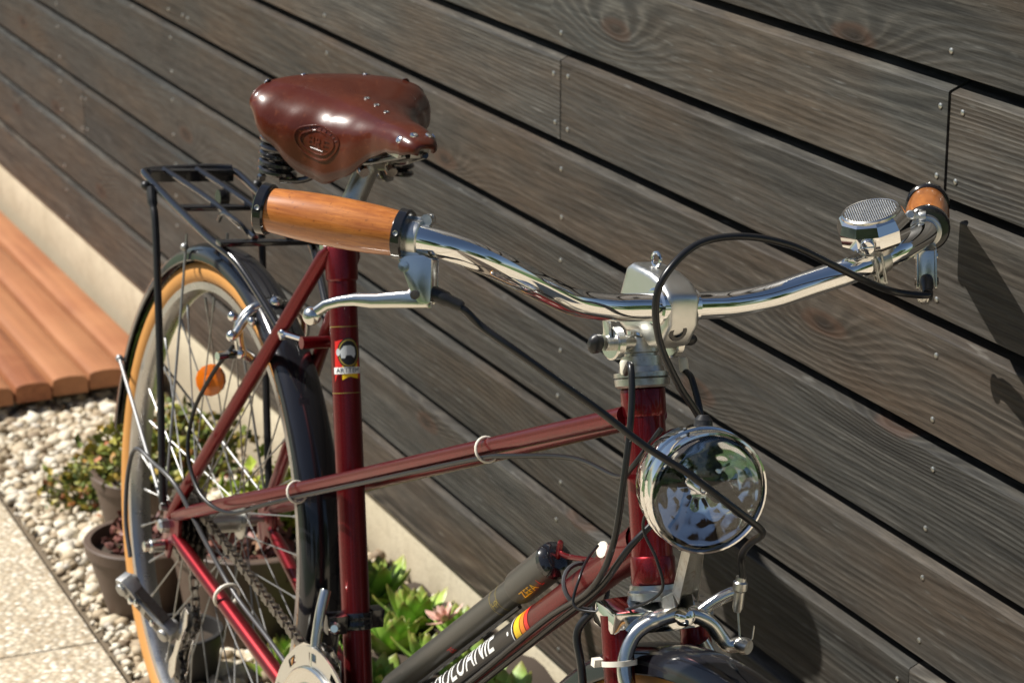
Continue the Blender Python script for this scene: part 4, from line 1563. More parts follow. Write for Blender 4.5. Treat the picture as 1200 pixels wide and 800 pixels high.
# -- rear brake and its cable
mb = MB()
rb = V(0.118, 0, 0.618)
for s in (-1, 1):
    mb.tube(catmull([rb + V(0.012, 0, 0.006), rb + V(0.010, s * 0.024, 0.000), rb + V(0.010, s * 0.040, -0.020), rb + V(0.012, s * 0.036, -0.048), rb + V(0.014, s * 0.024, -0.058)], 6), 0.0058, 12)
mb.tube(catmull([rb + V(0.010, 0.01, 0.002), rb + V(0.012, -0.026, -0.004), rb + V(0.014, -0.046, -0.030)], 6), 0.0052, 12)
rbr = B('rear_brake', mb, M['alu_polish'])
mb = MB()
for (p, r) in ((V(0.020, -0.052, -0.006), 0.0062), (V(0.016, -0.050, -0.030), 0.0068), (V(0.022, -0.040, -0.050), 0.0060), (V(0.018, 0.0, 0.008), 0.0075), (V(0.024, -0.030, -0.012), 0.0055)):
    mb.sphere(rb + p, r, 12, 8)
mb.tube([rb + V(0.020, -0.046, -0.050), rb + V(0.026, -0.070, -0.050)], 0.0048, 10)
sub('bolt', mb, M['chrome'], rbr)
for s in (-1, 1):
    mb = MB()
    mb.box(rb + V(-0.004, s * 0.018, -0.062), (0.042, 0.009, 0.011))
    sub('brake_pad', mb, M['rubber'], rbr, bevel=0.002)
mb = MB()
mb.tube([st_at(0.60) + V(-0.055, -0.030, 0.02), st_at(0.60) + V(-0.055, 0.030, 0.02)], 0.0070, 12)
B('stay_bridge', mb, M['maroon'])

def cable(name, pts, r, m, parent=None, n=10, label=None):
    mb = MB()
    mb.tube(catmull(pts, 8), r, n)
    o = obj(name, mb, m, parent or bike, smooth=60)
    if label:
        o['label'] = label
    return o
lp = LAT[-1]
def lat_pt(t, dy=0, dz=0):
    i = t * (len(lp) - 1)
    k = min(int(i), len(lp) - 2)
    p = lp[k].lerp(lp[k + 1], i - k)
    return p + V(0, dy, dz)
# rear brake cable: caliper, loop behind the stay, along the right lateral, round the head tube
def on_lat(x, dy, dz):
    for i in range(len(lp) - 1):
        if lp[i].x <= x <= lp[i + 1].x:
            t = (x - lp[i].x) / (lp[i + 1].x - lp[i].x)
            return lp[i].lerp(lp[i + 1], t) + V(0, dy, dz)
    return lp[-1] + V(0, dy, dz)
cable('brake_cable', [V(0.140, -0.050, 0.578), V(0.118, -0.064, 0.540), V(0.092, -0.074, 0.488), V(0.098, -0.080, 0.440), V(0.140, -0.078, 0.405), V(0.200, -0.066, 0.402), on_lat(0.28, -0.010, -0.011), on_lat(0.34, -0.0085, -0.0095), on_lat(0.45, -0.0085, -0.0095), on_lat(0.60, -0.0080, -0.0100), on_lat(0.72, -0.0080, -0.0110), on_lat(0.765, -0.006, -0.014), V(0.860, -0.014, 0.672), V(0.950, -0.020, 0.684), V(0.990, -0.032, 0.706), V(1.010, -0.020, 0.745)], 0.0024, M['cable'])
for x in (0.326, 0.724):
    mb = MB()
    c = on_lat(x, -0.003, -0.003)
    ax = (on_lat(x + 0.02, 0, 0) - on_lat(x - 0.02, 0, 0)).normalized()
    u, v2 = perp(ax)
    mb.tube([c + u * (0.0116 * math.cos(a)) + v2 * (0.0116 * math.sin(a)) for a in [2 * PI * k / 20 for k in range(20)]], 0.0014, 8, closed=True)
    B('cable_clip', mb, M['white_tie'])

# -- front brake cable and left lever cable
cable('brake_cable', [lvR0, lvR1, V(1.0395, -0.210, 0.8470), V(1.0569, -0.190, 0.8327), V(1.0700, -0.155, 0.8090), V(1.0780, -0.120, 0.7858), V(1.0920, -0.085, 0.7600), V(1.1060, -0.050, 0.7390), V(1.1150, -0.015, 0.7140), V(1.1110, 0.017, 0.6920), V(1.0980, 0.030, 0.6800), V(1.0680, 0.041, 0.6620), V(1.0455, 0.049, 0.6420), V(1.0455, 0.0525, 0.622)], 0.0031, M['cable'])
cable('brake_cable', [lvL0, lvL1, V(0.9920, 0.2063, 0.8498), V(1.0100, 0.1605, 0.8660), V(1.0160, 0.1242, 0.8808), V(1.0160, 0.0796, 0.8984), V(1.0140, 0.0345, 0.9059), V(1.0080, -0.0015, 0.8995), V(1.0140, -0.0307, 0.8805), V(1.0140, -0.0405, 0.8561), V(1.0120, -0.0318, 0.8198), V(1.0050, -0.0052, 0.7807), V(1.0020, 0.0235, 0.7440), V(1.008, 0.018, 0.715), V(1.006, 0.000, 0.695)], 0.0031, M['cable'])
# gear cables
cable('gear_cable', [steer(HT + HD * 0.036 + V(0.026, -0.030, -0.016)), V(0.978, -0.036, 0.790), V(0.9931, -0.040, 0.757), V(1.0006, -0.045, 0.701), V(0.9943, -0.045, 0.640), V(0.9614, -0.042, 0.590), V(0.8692, -0.030, 0.5267), V(0.7515, -0.024, 0.430), V(0.62, -0.022, 0.320), V(0.50, -0.022, 0.222), V(0.46, -0.020, 0.192)], 0.0029, M['cable'])
cable('gear_cable', [steer(HT + HD * 0.036 + V(0.026, 0.030, -0.016)), V(0.968, 0.032, 0.770), V(0.992, 0.030, 0.735), V(1.006, 0.010, 0.690), V(0.9980, -0.030, 0.640), V(0.965, -0.036, 0.592), V(0.8720, -0.022, 0.5230), V(0.7515, -0.020, 0.422), V(0.62, -0.018, 0.315), V(0.50, -0.018, 0.218), V(0.46, -0.016, 0.190)], 0.0029, M['cable'])
# along the right chain stay to the derailleur
def cs(t, dy, dz):
    return V(0.024, -0.061, 0.312).lerp(BB + V(-0.012, -0.028, 0.004), t) + V(0, dy, dz)
cable('gear_cable', [cs(0.95, 0.004, 0.016), cs(0.6, 0.006, 0.018), cs(0.36, 0.006, 0.018), cs(0.20, 0.000, 0.040), cs(0.05, -0.012, 0.075), V(-0.010, -0.082, 0.395), V(-0.050, -0.090, 0.400), V(-0.062, -0.094, 0.365), V(-0.055, -0.096, 0.310), V(-0.032, -0.096, 0.270)], 0.0027, M['cable_grey'])
mb = MB()
ctr = cs(0.33, 0.003, 0.008)
axc = (cs(1, 0, 0) - cs(0, 0, 0)).normalized()
u, v2 = perp(axc)
mb.tube([ctr + u * (0.0150 * math.cos(a)) + v2 * (0.0150 * math.sin(a)) for a in [2 * PI * k / 20 for k in range(20)]], 0.0022, 8, closed=True)
B('cable_clip', mb, M['white_tie'])

# -- lamp
LC = V(1.1020, -0.0290, 0.7212)
LA = V(0.955, -0.160, 0.045).normalized()
mb = MB()
mb.lathe([(0.0021, 0.0462), (0.0040, 0.0478), (0.0036, 0.0494), (0.0011, 0.0502), (-0.0032, 0.0502), (-0.0046, 0.0491), (-0.0126, 0.0489), (-0.0132, 0.0502), (-0.0158, 0.0502), (-0.0168, 0.0487), (-0.0315, 0.0475), (-0.0441, 0.0436), (-0.0567, 0.0357), (-0.0662, 0.0242), (-0.0714, 0.0105), (-0.0725, 0.0021)], LC, LA, 56, caps=False)
lamp = B('headlamp', mb, M['chrome_clean'], smooth=30)
lu, lv = perp(LA)
mb = MB()
# faceted reflector: flat mirrors on a paraboloid
def para(r):
    return -0.016 + 0.0135 * (r / 0.041) ** 2
NR, NA = 30, 96
b0 = len(mb.v)
for i in range(NR):
    r = 0.005 + (0.0440 - 0.005) * i / (NR - 1)
    band_ = max(0.0, (r - 0.010) / 0.0105)
    cell = math.sin(PI * (band_ % 1.0)) if band_ > 0 else 0.0
    for j in range(NA):
        a = 2 * PI * j / NA
        seg_ = (a * 12 / (2 * PI) + 0.5 * (int(band_) % 2)) % 1.0
        low = 0.35 + 0.65 * max(0.0, -(lv.z * math.sin(a) + lu.z * math.cos(a)))
        dim = 0.00042 * low * cell * (1 - abs(2 * seg_ - 1)) ** 0.8
        mb.v.append(LC + LA * (para(r) + dim) + lu * (r * math.cos(a)) + lv * (r * math.sin(a)))
for i in range(NR - 1):
    for j in range(NA):
        mb.face((b0 + i * NA + j, b0 + i * NA + (j + 1) % NA, b0 + (i + 1) * NA + (j + 1) % NA, b0 + (i + 1) * NA + j))
# backing cone so that no gap shows between the mirrors
b0 = len(mb.v)
for r in (0.002, 0.014, 0.028, 0.0450):
    for j in range(40):
        a = 2 * PI * j / 40
        mb.v.append(LC + LA * (para(r) - 0.0040) + lu * (r * math.cos(a)) + lv * (r * math.sin(a)))
for i in range(3):
    for j in range(40):
        mb.face((b0 + i * 40 + j, b0 + i * 40 + (j + 1) % 40, b0 + (i + 1) * 40 + (j + 1) % 40, b0 + (i + 1) * 40 + j))
mb.lathe([(-0.020, 0.0050), (-0.009, 0.0050), (-0.006, 0.0034), (-0.005, 0.001)], LC, LA, 16)
sub('reflector', mb, M['mirror'], lamp, smooth=40, recalc=False, weld=False)
mb = MB()
mb.lathe([(0.0015, 0.0466), (0.0030, 0.0445), (0.0038, 0.0415), (0.0068, 0.0300), (0.0090, 0.0180), (0.0100, 0.0060), (0.0102, 0.0006)], LC, LA, 56, caps=False)
sub('lens', mb, M['glass'], lamp, smooth=80)
# lamp bracket
mb = MB()
b0p = SF(1.010, 0.004, 0.594)
b1p = LC - LA * 0.020 - V(0, 0, 0.0485)
yv = std(0, 1, 0)
m1 = b0p.lerp(b1p, 0.35) + V(0.012, 0, -0.006)
for (a, b, w0, w1) in ((b0p, m1, 0.010, 0.010), (m1, b1p, 0.010, 0.007)):
    d = (b - a).normalized()
    nrm = d.cross(yv).normalized()
    base = len(mb.v)
    for (p, wd) in ((a, w0), (b, w1)):
        for (i, j) in ((-1, -1), (1, -1), (1, 1), (-1, 1)):
            mb.v.append(p + yv * (i * wd) + nrm * (j * 0.0013))
    for q in ((0, 1, 2, 3), (7, 6, 5, 4), (0, 4, 5, 1), (1, 5, 6, 2), (2, 6, 7, 3), (3, 7, 4, 0)):
        mb.face([base + i for i in q])
    # flanges
    for sg in (-1, 1):
        base = len(mb.v)
        for (p, wd) in ((a, w0), (b, w1)):
            for (i, j) in ((0.88, 0), (1.0, 0), (1.0, -1), (0.88, -1)):
                mb.v.append(p + yv * (sg * i * wd) + nrm * (j * 0.011))
        for q in ((0, 1, 2, 3), (7, 6, 5, 4), (0, 4, 5, 1), (1, 5, 6, 2), (2, 6, 7, 3), (3, 7, 4, 0)):
            mb.face([base + i for i in q])
mb.lathe([(-0.011, 0.005), (0.011, 0.005)], b1p, yv, 14)
sub('bracket', mb, M['zinc'], lamp, smooth=30)
mb = MB()
mb.lathe([(0, 0.008), (0.006, 0.0075), (0.010, 0.004)], LC - LA * 0.030 + V(-0.004, 0.006, 0.044), V(-0.2, 0.1, 1), 14)
sub('switch', mb, M['black_plastic'], lamp)
cable('lamp_wire', [LC - LA * 0.060 + V(0, -0.012, -0.010), V(1.020, -0.034, 0.668), V(1.035, -0.026, 0.640), V(1.040, -0.022, 0.615), V(1.012, -0.035, 0.590), V(0.985, -0.056, 0.580), V(0.972, -0.064, 0.583), V(0.965, -0.056, 0.604), V(0.950, -0.042, 0.612), V(0.935, -0.024, 0.618)], 0.0013, M['cable'], None, 8)
cable('lamp_wire', [V(0.985, -0.050, 0.582), V(0.980, -0.062, 0.560), V(0.990, -0.060, 0.530), V(1.010, -0.058, 0.47), V(1.045, -0.058, 0.40)], 0.0036, M['cable'], None, 8)
mb = MB()
mb.lathe([(0, 0.0075), (0.0015, 0.0072), (0.002, 0.004)], V(0.9290, -0.0150, 0.6115), V(0.1, -0.95, 0.25), 14)
B('grommet', mb, M['white_tie'])
# cable tie on the fork blade
mb = MB()
tc = steer(HB - HD * 0.060 + V(0.004, -0.043, 0))
u, v2 = perp(HD)
n = 24
for i in range(n):
    a = 2 * PI * i / n
    r = 0.0145
    for (hh, dr) in ((-0.0022, 0), (0.0022, 0), (0.0022, 0.0013), (-0.0022, 0.0013)):
        mb.v.append(tc + HD * hh + u * ((r + dr) * math.cos(a)) * 1.0 + v2 * ((r + dr) * math.sin(a)))
for i in range(n):
    for j in range(4):
        b2 = (i + 1) % n
        mb.face((i * 4 + j, i * 4 + (j + 1) % 4, b2 * 4 + (j + 1) % 4, b2 * 4 + j))
mb.box(tc + V(-0.005, -0.0175, 0), (0.006, 0.008, 0.0065))
B('cable_tie', mb, M['white_tie'])
mb = MB()
tc = DT1.lerp(DT0, 0.175) + V(0, -0.004, -0.003)
u, v2 = perp(dd)
mb.tube([tc + u * (0.0215 * math.cos(a)) + v2 * (0.0215 * math.sin(a)) for a in [2 * PI * k / 26 for k in range(26)]], 0.0022, 8, closed=True)
B('cable_tie', mb, M['cable_grey'])

# -- front brake (side pull)
mb = MB()
mb.tube(catmull([SF(1.028, 0.000, 0.5895), SF(1.024, -0.018, 0.583), SF(1.020, -0.034, 0.570), SF(1.023, -0.0425, 0.548), SF(1.032, -0.042, 0.528), SF(1.040, -0.033, 0.514)], 7), [0.0075] * 8 + [0.0066] * 28, 16)
fb = B('front_brake', mb, M['alu_polish'])
mb = MB()
mb.tube(catmull([SF(1.032, 0.000, 0.590), SF(1.036, 0.014, 0.589), SF(1.040, 0.028, 0.582), SF(1.044, 0.038, 0.570), SF(1.048, 0.044, 0.564), SF(1.052, 0.054, 0.566)], 7), 0.0066, 16)
mb.tube(catmull([SF(1.024, 0.034, 0.560), SF(1.032, 0.044, 0.540), SF(1.040, 0.040, 0.518)], 6), 0.0062, 14)
sub('caliper_arm', mb, M['alu_polish'], fb)
mb = MB()
mb.tube(catmull([SF(1.024, 0.020, 0.580), SF(1.030, 0.034, 0.595), SF(1.038, 0.047, 0.606), SF(1.041, 0.051, 0.607)], 6), 0.0056, 14)
sub('caliper_arm', mb, M['alu_polish'], fb)
mb = MB()
mb.lathe([(-0.030, 0.0055), (0.0, 0.0055), (0.001, 0.0085), (0.006, 0.0080), (0.010, 0.0060), (0.012, 0.002)], SF(1.034, 0.002, 0.589), std(0.93, 0.12, 0.15), 18)
sub('pivot_bolt', mb, M['chrome'], fb)
mb = MB()
ca = V(1.0440, 0.0520, 0.6060)
mb.lathe([(-0.014, 0.0030), (-0.010, 0.0045), (0.004, 0.0046), (0.006, 0.0062), (0.012, 0.0062), (0.0135, 0.0046), (0.017, 0.0044)], ca, (0, 0, 1), 14)
mb.tube([ca - V(0, 0, 0.010), V(1.0515, 0.0535, 0.5670)], 0.0009, 8)
mb.lathe([(-0.003, 0.0062), (0.004, 0.0075), (0.008, 0.0060)], V(1.0520, 0.0545, 0.5655), std(1, 0.3, 0.0), 14)
mb.tube([V(1.056, 0.0555, 0.567), V(1.059, 0.060, 0.573), V(1.058, 0.061, 0.584)], 0.0007, 6)
sub('cable_anchor', mb, M['zinc'], fb)
for s in (-1, 1):
    mb = MB()
    mb.box(SF(1.052, s * 0.019, 0.522), (0.046, 0.010, 0.013))
    sub('brake_pad', mb, M['rubber'], fb, bevel=0.002)

# -- rear rack
mb = MB()
def rail(s):
    y = s * 0.060
    return catmull([V(-0.168, s * 0.055, 0.7130), V(-0.150, y, 0.7115), V(-0.05, y, 0.6985), V(0.060, y, 0.6865), V(0.095, s * 0.056, 0.6815), V(0.130, s * 0.048, 0.672), V(0.180, s * 0.038, 0.645), V(0.225, s * 0.030, 0.618)], 5)
for s in (-1, 1):
    mb.tube(rail(s), 0.0047, 12)
mb.tube(catmull([V(-0.166, -0.056, 0.713), V(-0.172, -0.030, 0.714), V(-0.172, 0.030, 0.716), V(-0.166, 0.056, 0.716)], 5), 0.0050, 12)
mb.box(V(-0.162, 0, 0.7100), (0.022, 0.106, 0.014))
rack = B('rear_rack', mb, M['black_paint'], smooth=50)
for x, z in ((-0.040, 0.696), (0.105, 0.688)):
    mb = MB()
    mb.box(V(x, 0, z), (0.016, 0.124, 0.0055))
    sub('crossbar', mb, M['black_paint'], rack, bevel=0.001)
for ys in (-0.030, 0.012):
    mb = MB()
    mb.tube(catmull([V(-0.160, ys - 0.004, 0.7170), V(-0.100, ys + 0.008, 0.7090), V(-0.040, ys + 0.016, 0.7020), V(0.040, ys + 0.016, 0.6950), V(0.105, ys + 0.012, 0.6930)], 5), 0.0036, 10)
    sub('rack_rod', mb, M['black_paint'], rack)
mb = MB()
mb.tube(catmull([V(0.02, -0.030, 0.694), V(0.035, -0.030, 0.706), V(0.075, -0.026, 0.704), V(0.085, -0.018, 0.692)], 5), 0.0026, 10)
sub('spring_clip', mb, M['black_paint'], rack)
mb = MB()
mb.tube(catmull([V(0.080, -0.010, 0.692), V(0.092, -0.010, 0.712), V(0.092, 0.034, 0.712), V(0.080, 0.036, 0.692)], 5), 0.0026, 10)
sub('spring_clip', mb, M['black_paint'], rack)
mb = MB()
mb.lathe([(-0.006, 0.010), (0.006, 0.010)], V(-0.10, 0.02, 0.694), (0, 1, 0), 14)
sub('rack_boss', mb, M['black_paint'], rack)
for s in (-1, 1):
    mb = MB()
    mb.tube(catmull([V(-0.112, s * 0.066, 0.705), V(-0.102, s * 0.067, 0.688), V(-0.085, s * 0.067, 0.655), V(-0.045, s * 0.067, 0.50), V(-0.008, s * 0.068, 0.345)], 5), [0.0062] * 6 + [0.0046] * 15, 10)
    mb.sphere(V(-0.118, s * 0.071, 0.706), 0.0062, 10, 8)
    sub('rack_stay', mb, M['black_plastic'], rack)
    mb = MB()
    mb.box(V(0.222, s * 0.030, 0.6205), (0.034, 0.008, 0.004), (V(0.85, 0, -0.5), V(0, 1, 0), V(0.5, 0, 0.85)))
    mb.sphere(V(0.232, s * 0.030, 0.617), 0.0050, 10, 8)
    mb.tube([V(0.232, s * 0.030, 0.617), V(0.262, s * 0.020, 0.618)], 0.0032, 8)
    sub('rack_foot', mb, M['chrome'], rack)

# -- saddle
SAD = V(0.180, 0.026, 0.896)            # rear centre of the leather, top surface
SY = math.radians(1.5)                  # slight twist to the rider's left
SP = math.radians(4.6)
SL = 0.245
def interp(t, tab):
    for i in range(len(tab) - 1):
        if t <= tab[i + 1][0]:
            u_ = (t - tab[i][0]) / (tab[i + 1][0] - tab[i][0])
            u_ = u_ * u_ * (3 - 2 * u_) * 0.5 + u_ * 0.5
            return tab[i][1] + (tab[i + 1][1] - tab[i][1]) * u_
    return tab[-1][1]
TW = [(0, 0.074), (0.03, 0.091), (0.10, 0.1035), (0.20, 0.1030), (0.32, 0.089), (0.45, 0.066), (0.58, 0.048), (0.72, 0.0320), (0.84, 0.0250), (0.92, 0.0215), (0.97, 0.0165), (1.0, 0.0090)]
TD = [(0, 0.010), (0.05, 0.018), (0.14, 0.036), (0.26, 0.060), (0.40, 0.084), (0.50, 0.086), (0.60, 0.070), (0.72, 0.041), (0.84, 0.028), (0.93, 0.022), (1.0, 0.010)]
TZ = [(0, -0.010), (0.025, -0.003), (0.07, 0.002), (0.16, 0.003), (0.40, -0.004), (0.65, -0.006), (0.82, -0.004), (0.91, -0.006), (0.96, -0.009), (1.0, -0.015)]
def sad(t, th, lift=0.0):
    def raw(t, th):
        wd, dp, z0 = interp(t, TW), interp(t, TD), interp(t, TZ)
        sn, cs_ = math.sin(th), math.cos(th)
        ex_ = 0.86
        y = wd * math.copysign(abs(sn) ** ex_, sn)
        z = z0 - dp * (1 - max(0, cs_) ** (0.86 - 0.26 * t))
        if th > 0:
            z = z0 + (z - z0) * 0.74
        tuck = 0.13 * wd * max(0, abs(th) - 0.95) / 0.62 * max(0, min(1, (t - 0.25) / 0.15)) * max(0, min(1, (0.85 - t) / 0.12))
        y -= math.copysign(tuck, sn)
        x = SL * t
        if t < 0.12:
            x += 0.022 * (abs(sn) ** 2.2) * (1 - t / 0.12)
        return V(x, y, z)
    p = raw(t, th)
    if lift:
        e = 1e-3
        du = raw(min(1, t + e), th) - raw(max(0, t - e), th)
        dv_ = raw(t, th + e) - raw(t, th - e)
        nrm = du.cross(dv_).normalized()
        if nrm.z < 0 and abs(th) < 1.2:
            nrm = -nrm
        elif abs(th) >= 1.2 and nrm.y * math.sin(th) < 0:
            nrm = -nrm
        p = p + nrm * lift
    R_ = Matrix.Rotation(SY, 4, 'Z') @ Matrix.Rotation(SP, 4, 'Y')
    return SAD + (R_ @ p)
mb = MB()
mb.grid(lambda u_, v_: sad(u_, -PI / 2 + PI * v_), 60, 41)
saddle = B('saddle', mb, M['leather'], smooth=70)
md = saddle.modifiers.new('thickness', 'SOLIDIFY')
md.thickness = 0.0035
md.offset = -1
bm = bmesh.new(); bm.from_mesh(saddle.data)
up_n = sum((f.normal.z for f in bm.faces))
if up_n < 0:
    for f in bm.faces:
        f.normal_flip()
bm.to_mesh(saddle.data); bm.free()
# rivets
mb = MB()
def rivet(t, th, r):
    p, q = sad(t, th, 0.0002), sad(t, th, 0.002)
    mb.lathe([(-0.0006, r), (0.0006, r * 0.92), (0.0012, r * 0.55), (0.0014, r * 0.1)], p, q - p, 14)
for th in (-1.00, -0.34, 0.34, 1.00):
    rivet(0.055, th, 0.0046)
for th in (-1.05, -0.30, 0.45, 1.05):
    rivet(0.90 if abs(th) > 1 else 0.93, th, 0.0042)
sub('rivet', mb, M['chrome'], saddle)
mb = MB()
for t in (0.40, 0.50, 0.60):
    p, q = sad(t, 0.0, 0.0002), sad(t, 0.0, 0.002)
    mb.lathe([(0, 0.0032), (0.0006, 0.0030), (0.0006, 0.0018), (-0.0006, 0.0014)], p, q - p, 14)
sub('eyelet', mb, M['zinc'], saddle)
# embossed oval badge on the right skirt
BT = 0.455
arc_tab = [(0.0, -PI / 2)]
for i in range(1, 61):
    th = -PI / 2 + (PI / 2) * i / 60
    arc_tab.append((arc_tab[-1][0] + (sad(BT, th) - sad(BT, arc_tab[-1][1])).length, th))
def arc_th(d_):
    for i in range(len(arc_tab) - 1):
        if d_ <= arc_tab[i + 1][0]:
            k_ = (d_ - arc_tab[i][0]) / (arc_tab[i + 1][0] - arc_tab[i][0])
            return arc_tab[i][1] + (arc_tab[i + 1][1] - arc_tab[i][1]) * k_
    return arc_tab[-1][1]
def badge(a, b, lift):
    # a along the saddle, b up the skirt, both in metres
    return sad(BT + 0.86 * a / SL, arc_th(0.041 + 0.86 * b), lift)
mb = MB()
def ringlet(ra, rb, r, n=48, a0=0.0, a1=2 * PI):
    full = abs(a1 - a0 - 2 * PI) < 1e-6
    pts_ = [badge(ra * math.cos(a0 + (a1 - a0) * i / n), rb * math.sin(a0 + (a1 - a0) * i / n), 0.0002) for i in range(n + (0 if full else 1))]
    mb.tube(pts_, r, 6, closed=full)
ringlet(0.0275, 0.0205, 0.0011)
ringlet(0.0215, 0.0140, 0.0010)
for i in range(9):
    a = math.radians(20 + 140 * i / 8)
    mb.tube([badge(0.0230 * math.cos(a), 0.0157 * math.sin(a), 0.0002), badge(0.0260 * math.cos(a), 0.0188 * math.sin(a), 0.0002)], 0.0006, 5)
vs, fs = text_polys('BRE', 0.0175)
b0 = len(mb.v)
for v in vs:
    mb.v.append(badge(v.x * 1.0, v.y, 0.0012))
for q in fs:
    mb.face([b0 + i for i in q])
mb.tube([badge(-0.009, -0.0085, 0.0003), badge(0.009, -0.0085, 0.0003)], 0.0005, 5)
sub('embossed_badge', mb, M['leather'], saddle, smooth=40, recalc=False)
# undercarriage
def sd_(x, y, z):
    return SAD + (Matrix.Rotation(SY, 4, 'Z') @ V(x, y, z))
for s in (-1, 1):
    mb = MB()
    pts_ = []
    for i in range(76):
        a = 2 * PI * i / 13
        pts_.append(sd_(0.036 + 0.0180 * math.cos(a), s * 0.070 + 0.0180 * math.sin(a), -0.060 - 0.050 * i / 75))
    mb.tube(pts_, 0.0037, 8)
    sub('coil_spring', mb, M['black_paint'], saddle)
    mb = MB()
    mb.tube(catmull([sd_(0.036, s * 0.066, -0.112), sd_(0.06, s * 0.046, -0.106), sd_(0.09, s * 0.022, -0.080), sd_(0.15, s * 0.020, -0.070), sd_(0.19, s * 0.014, -0.058), sd_(0.222, s * 0.010, -0.048)], 6), 0.0036, 10)
    sub('rail', mb, M['black_paint'], saddle)
mb = MB()
mb.tube(catmull([sd_(0.022, -0.078, -0.028), sd_(0.012, -0.05, -0.024), sd_(0.012, 0.05, -0.024), sd_(0.022, 0.078, -0.028)], 6), 0.005, 10)
sub('cantle_plate', mb, M['black_paint'], saddle)
mb = MB()
mb.box(sd_(0.198, 0, -0.040), (0.036, 0.036, 0.026))
mb.lathe([(-0.012, 0.0095), (0.012, 0.0095)], sd_(0.204, 0, -0.036), (1, 0, 0.1), 14)
mb.lathe([(0.0, 0.0075), (0.007, 0.0075)], sd_(0.218, 0.0, -0.038), (1, 0, 0.1), 6)
sub('nose_fitting', mb, M['zinc'], saddle, bevel=0.003)
# seat post and clamp, leading up to the saddle
p_top = sd_(0.110, 0.0, -0.074)
mb = MB()
mb.tube([st_at(0.70), st_at(0.745), p_top - V(0, 0.0, 0.012), p_top], [0.0131, 0.0131, 0.0125, 0.0110], 24)
post = B('seat_post', mb, M['zinc'])
mb = MB()
mb.lathe([(-0.030, 0.010), (-0.028, 0.013), (0.028, 0.013), (0.030, 0.010)], p_top, (0, 1, 0), 18)
for s in (-1, 1):
    mb.box(p_top + V(0, s * 0.021, 0.002), (0.030, 0.008, 0.026))
sub('clamp', mb, M['zinc'], post, bevel=0.002)
mb = MB()
for s in (-1, 1):
    mb.lathe([(0.0, 0.0088), (0.009, 0.0088), (0.0105, 0.006)], p_top + V(0, s * 0.030, 0), (0, s, 0), 6)
    mb.lathe([(0, 0.006), (0.008, 0.006)], p_top + V(0.022, s * 0.016, -0.006), (0.8, 0, -0.4), 12)
sub('nut', mb, M['chrome'], post)
mb = MB()
mb.lathe([(-0.014, 0.0055), (0.014, 0.0055)], st_at(0.725) + V(-0.020, 0, 0), (0, 1, 0), 12)
sub('binder_bolt', mb, M['chrome'], seat_tube)

# ------------------------------------------------------------------ pump, held above the down tube
def bw(p):
    return bike.matrix_world @ Vector(p)
pump = thing('bicycle_pump', 'slim grey pump clipped above the maroon down tube', 'pump')
pump.matrix_world = bike.matrix_world.copy()
PA, PB = V(0.8230, 0.0, 0.5640), V(0.5010, 0.0, 0.3040)
pd = (PB - PA).normalized()
PLEN = (PB - PA).length
mb = MB()
mb.lathe([(0.066, 0.0136), (PLEN - 0.02, 0.0136), (PLEN - 0.012, 0.0120), (PLEN, 0.010)], PA, pd, 28)
obj('barrel', mb, M['pump'], pump)
mb = MB()
mb.lathe([(0.004, 0.0150), (0.006, 0.0168), (0.074, 0.0168), (0.078, 0.0163), (0.079, 0.0142)], PA, pd, 28)
obj('handle', mb, M['pump'], pump)
mb = MB()
mb.lathe([(-0.0055, 0.004), (-0.0055, 0.0095), (-0.004, 0.0134), (0.000, 0.0170), (0.005, 0.0177), (0.007, 0.0168)], PA, pd, 28)
obj('end_cap', mb, M['black_paint'], pump)
mb = MB()
mb.lathe([(PLEN - 0.006, 0.0105), (PLEN + 0.004, 0.0115), (PLEN + 0.030, 0.0105)], PA, pd, 24)
obj('head', mb, M['black_plastic'], pump)
fP = wrap(PA, PB, 0.0168, V(0.356, -1.08, -0.434))
mb = MB()
decal_text(mb, fP, 'ZEFA', 0.0115, 0.046, -0.0085, 0.0, 0.0003, 0, -1.15)
decal_text(mb, fP, 'L', 0.0115, 0.021, -0.0085, 0.0, 0.0003, 1, -1.15)
fP2 = wrap(PA, PB, 0.0136, V(0.356, -1.08, -0.434))
decal_text(mb, fP2, 'ZE', 0.0090, 0.232, -0.0080, 0.0, 0.0003, 1, -1.2)
for h in (0.104, 0.118):
    decal_poly(mb, fP2, [(h, -0.013), (h, 0.02), (h + 0.0008, 0.02), (h + 0.0008, -0.013)], 0.0003, 2)
decal_text(mb, fP2, 'HP', 0.0100, 0.111, 0.0005, 0.0, 0.0003, 2, -1.0)
obj('lettering', mb, [M['yellow_print'], M['red_print'], M['gold_print']], pump, smooth=0, recalc=False, weld=False)
# pump peg brazed to the down tube
mb = MB()
pk = DT1.lerp(DT0, 0.155)
mb.tube(catmull([pk + V(-0.004, 0, 0.014), PA - pd * 0.016 + V(0.004, -0.002, 0.000), PA - pd * 0.015 + V(-0.002, -0.002, 0.010), PA - pd * 0.005], 6), 0.0026, 10)
B('pump_peg', mb, M['maroon'])
mb = MB()
mb.tube([PA + pd * 0.08 + V(0.012, -0.004, -0.014), PB + V(0.011, -0.004, -0.014)], 0.0022, 8)
obj('clip_rail', mb, M['black_plastic'], pump)

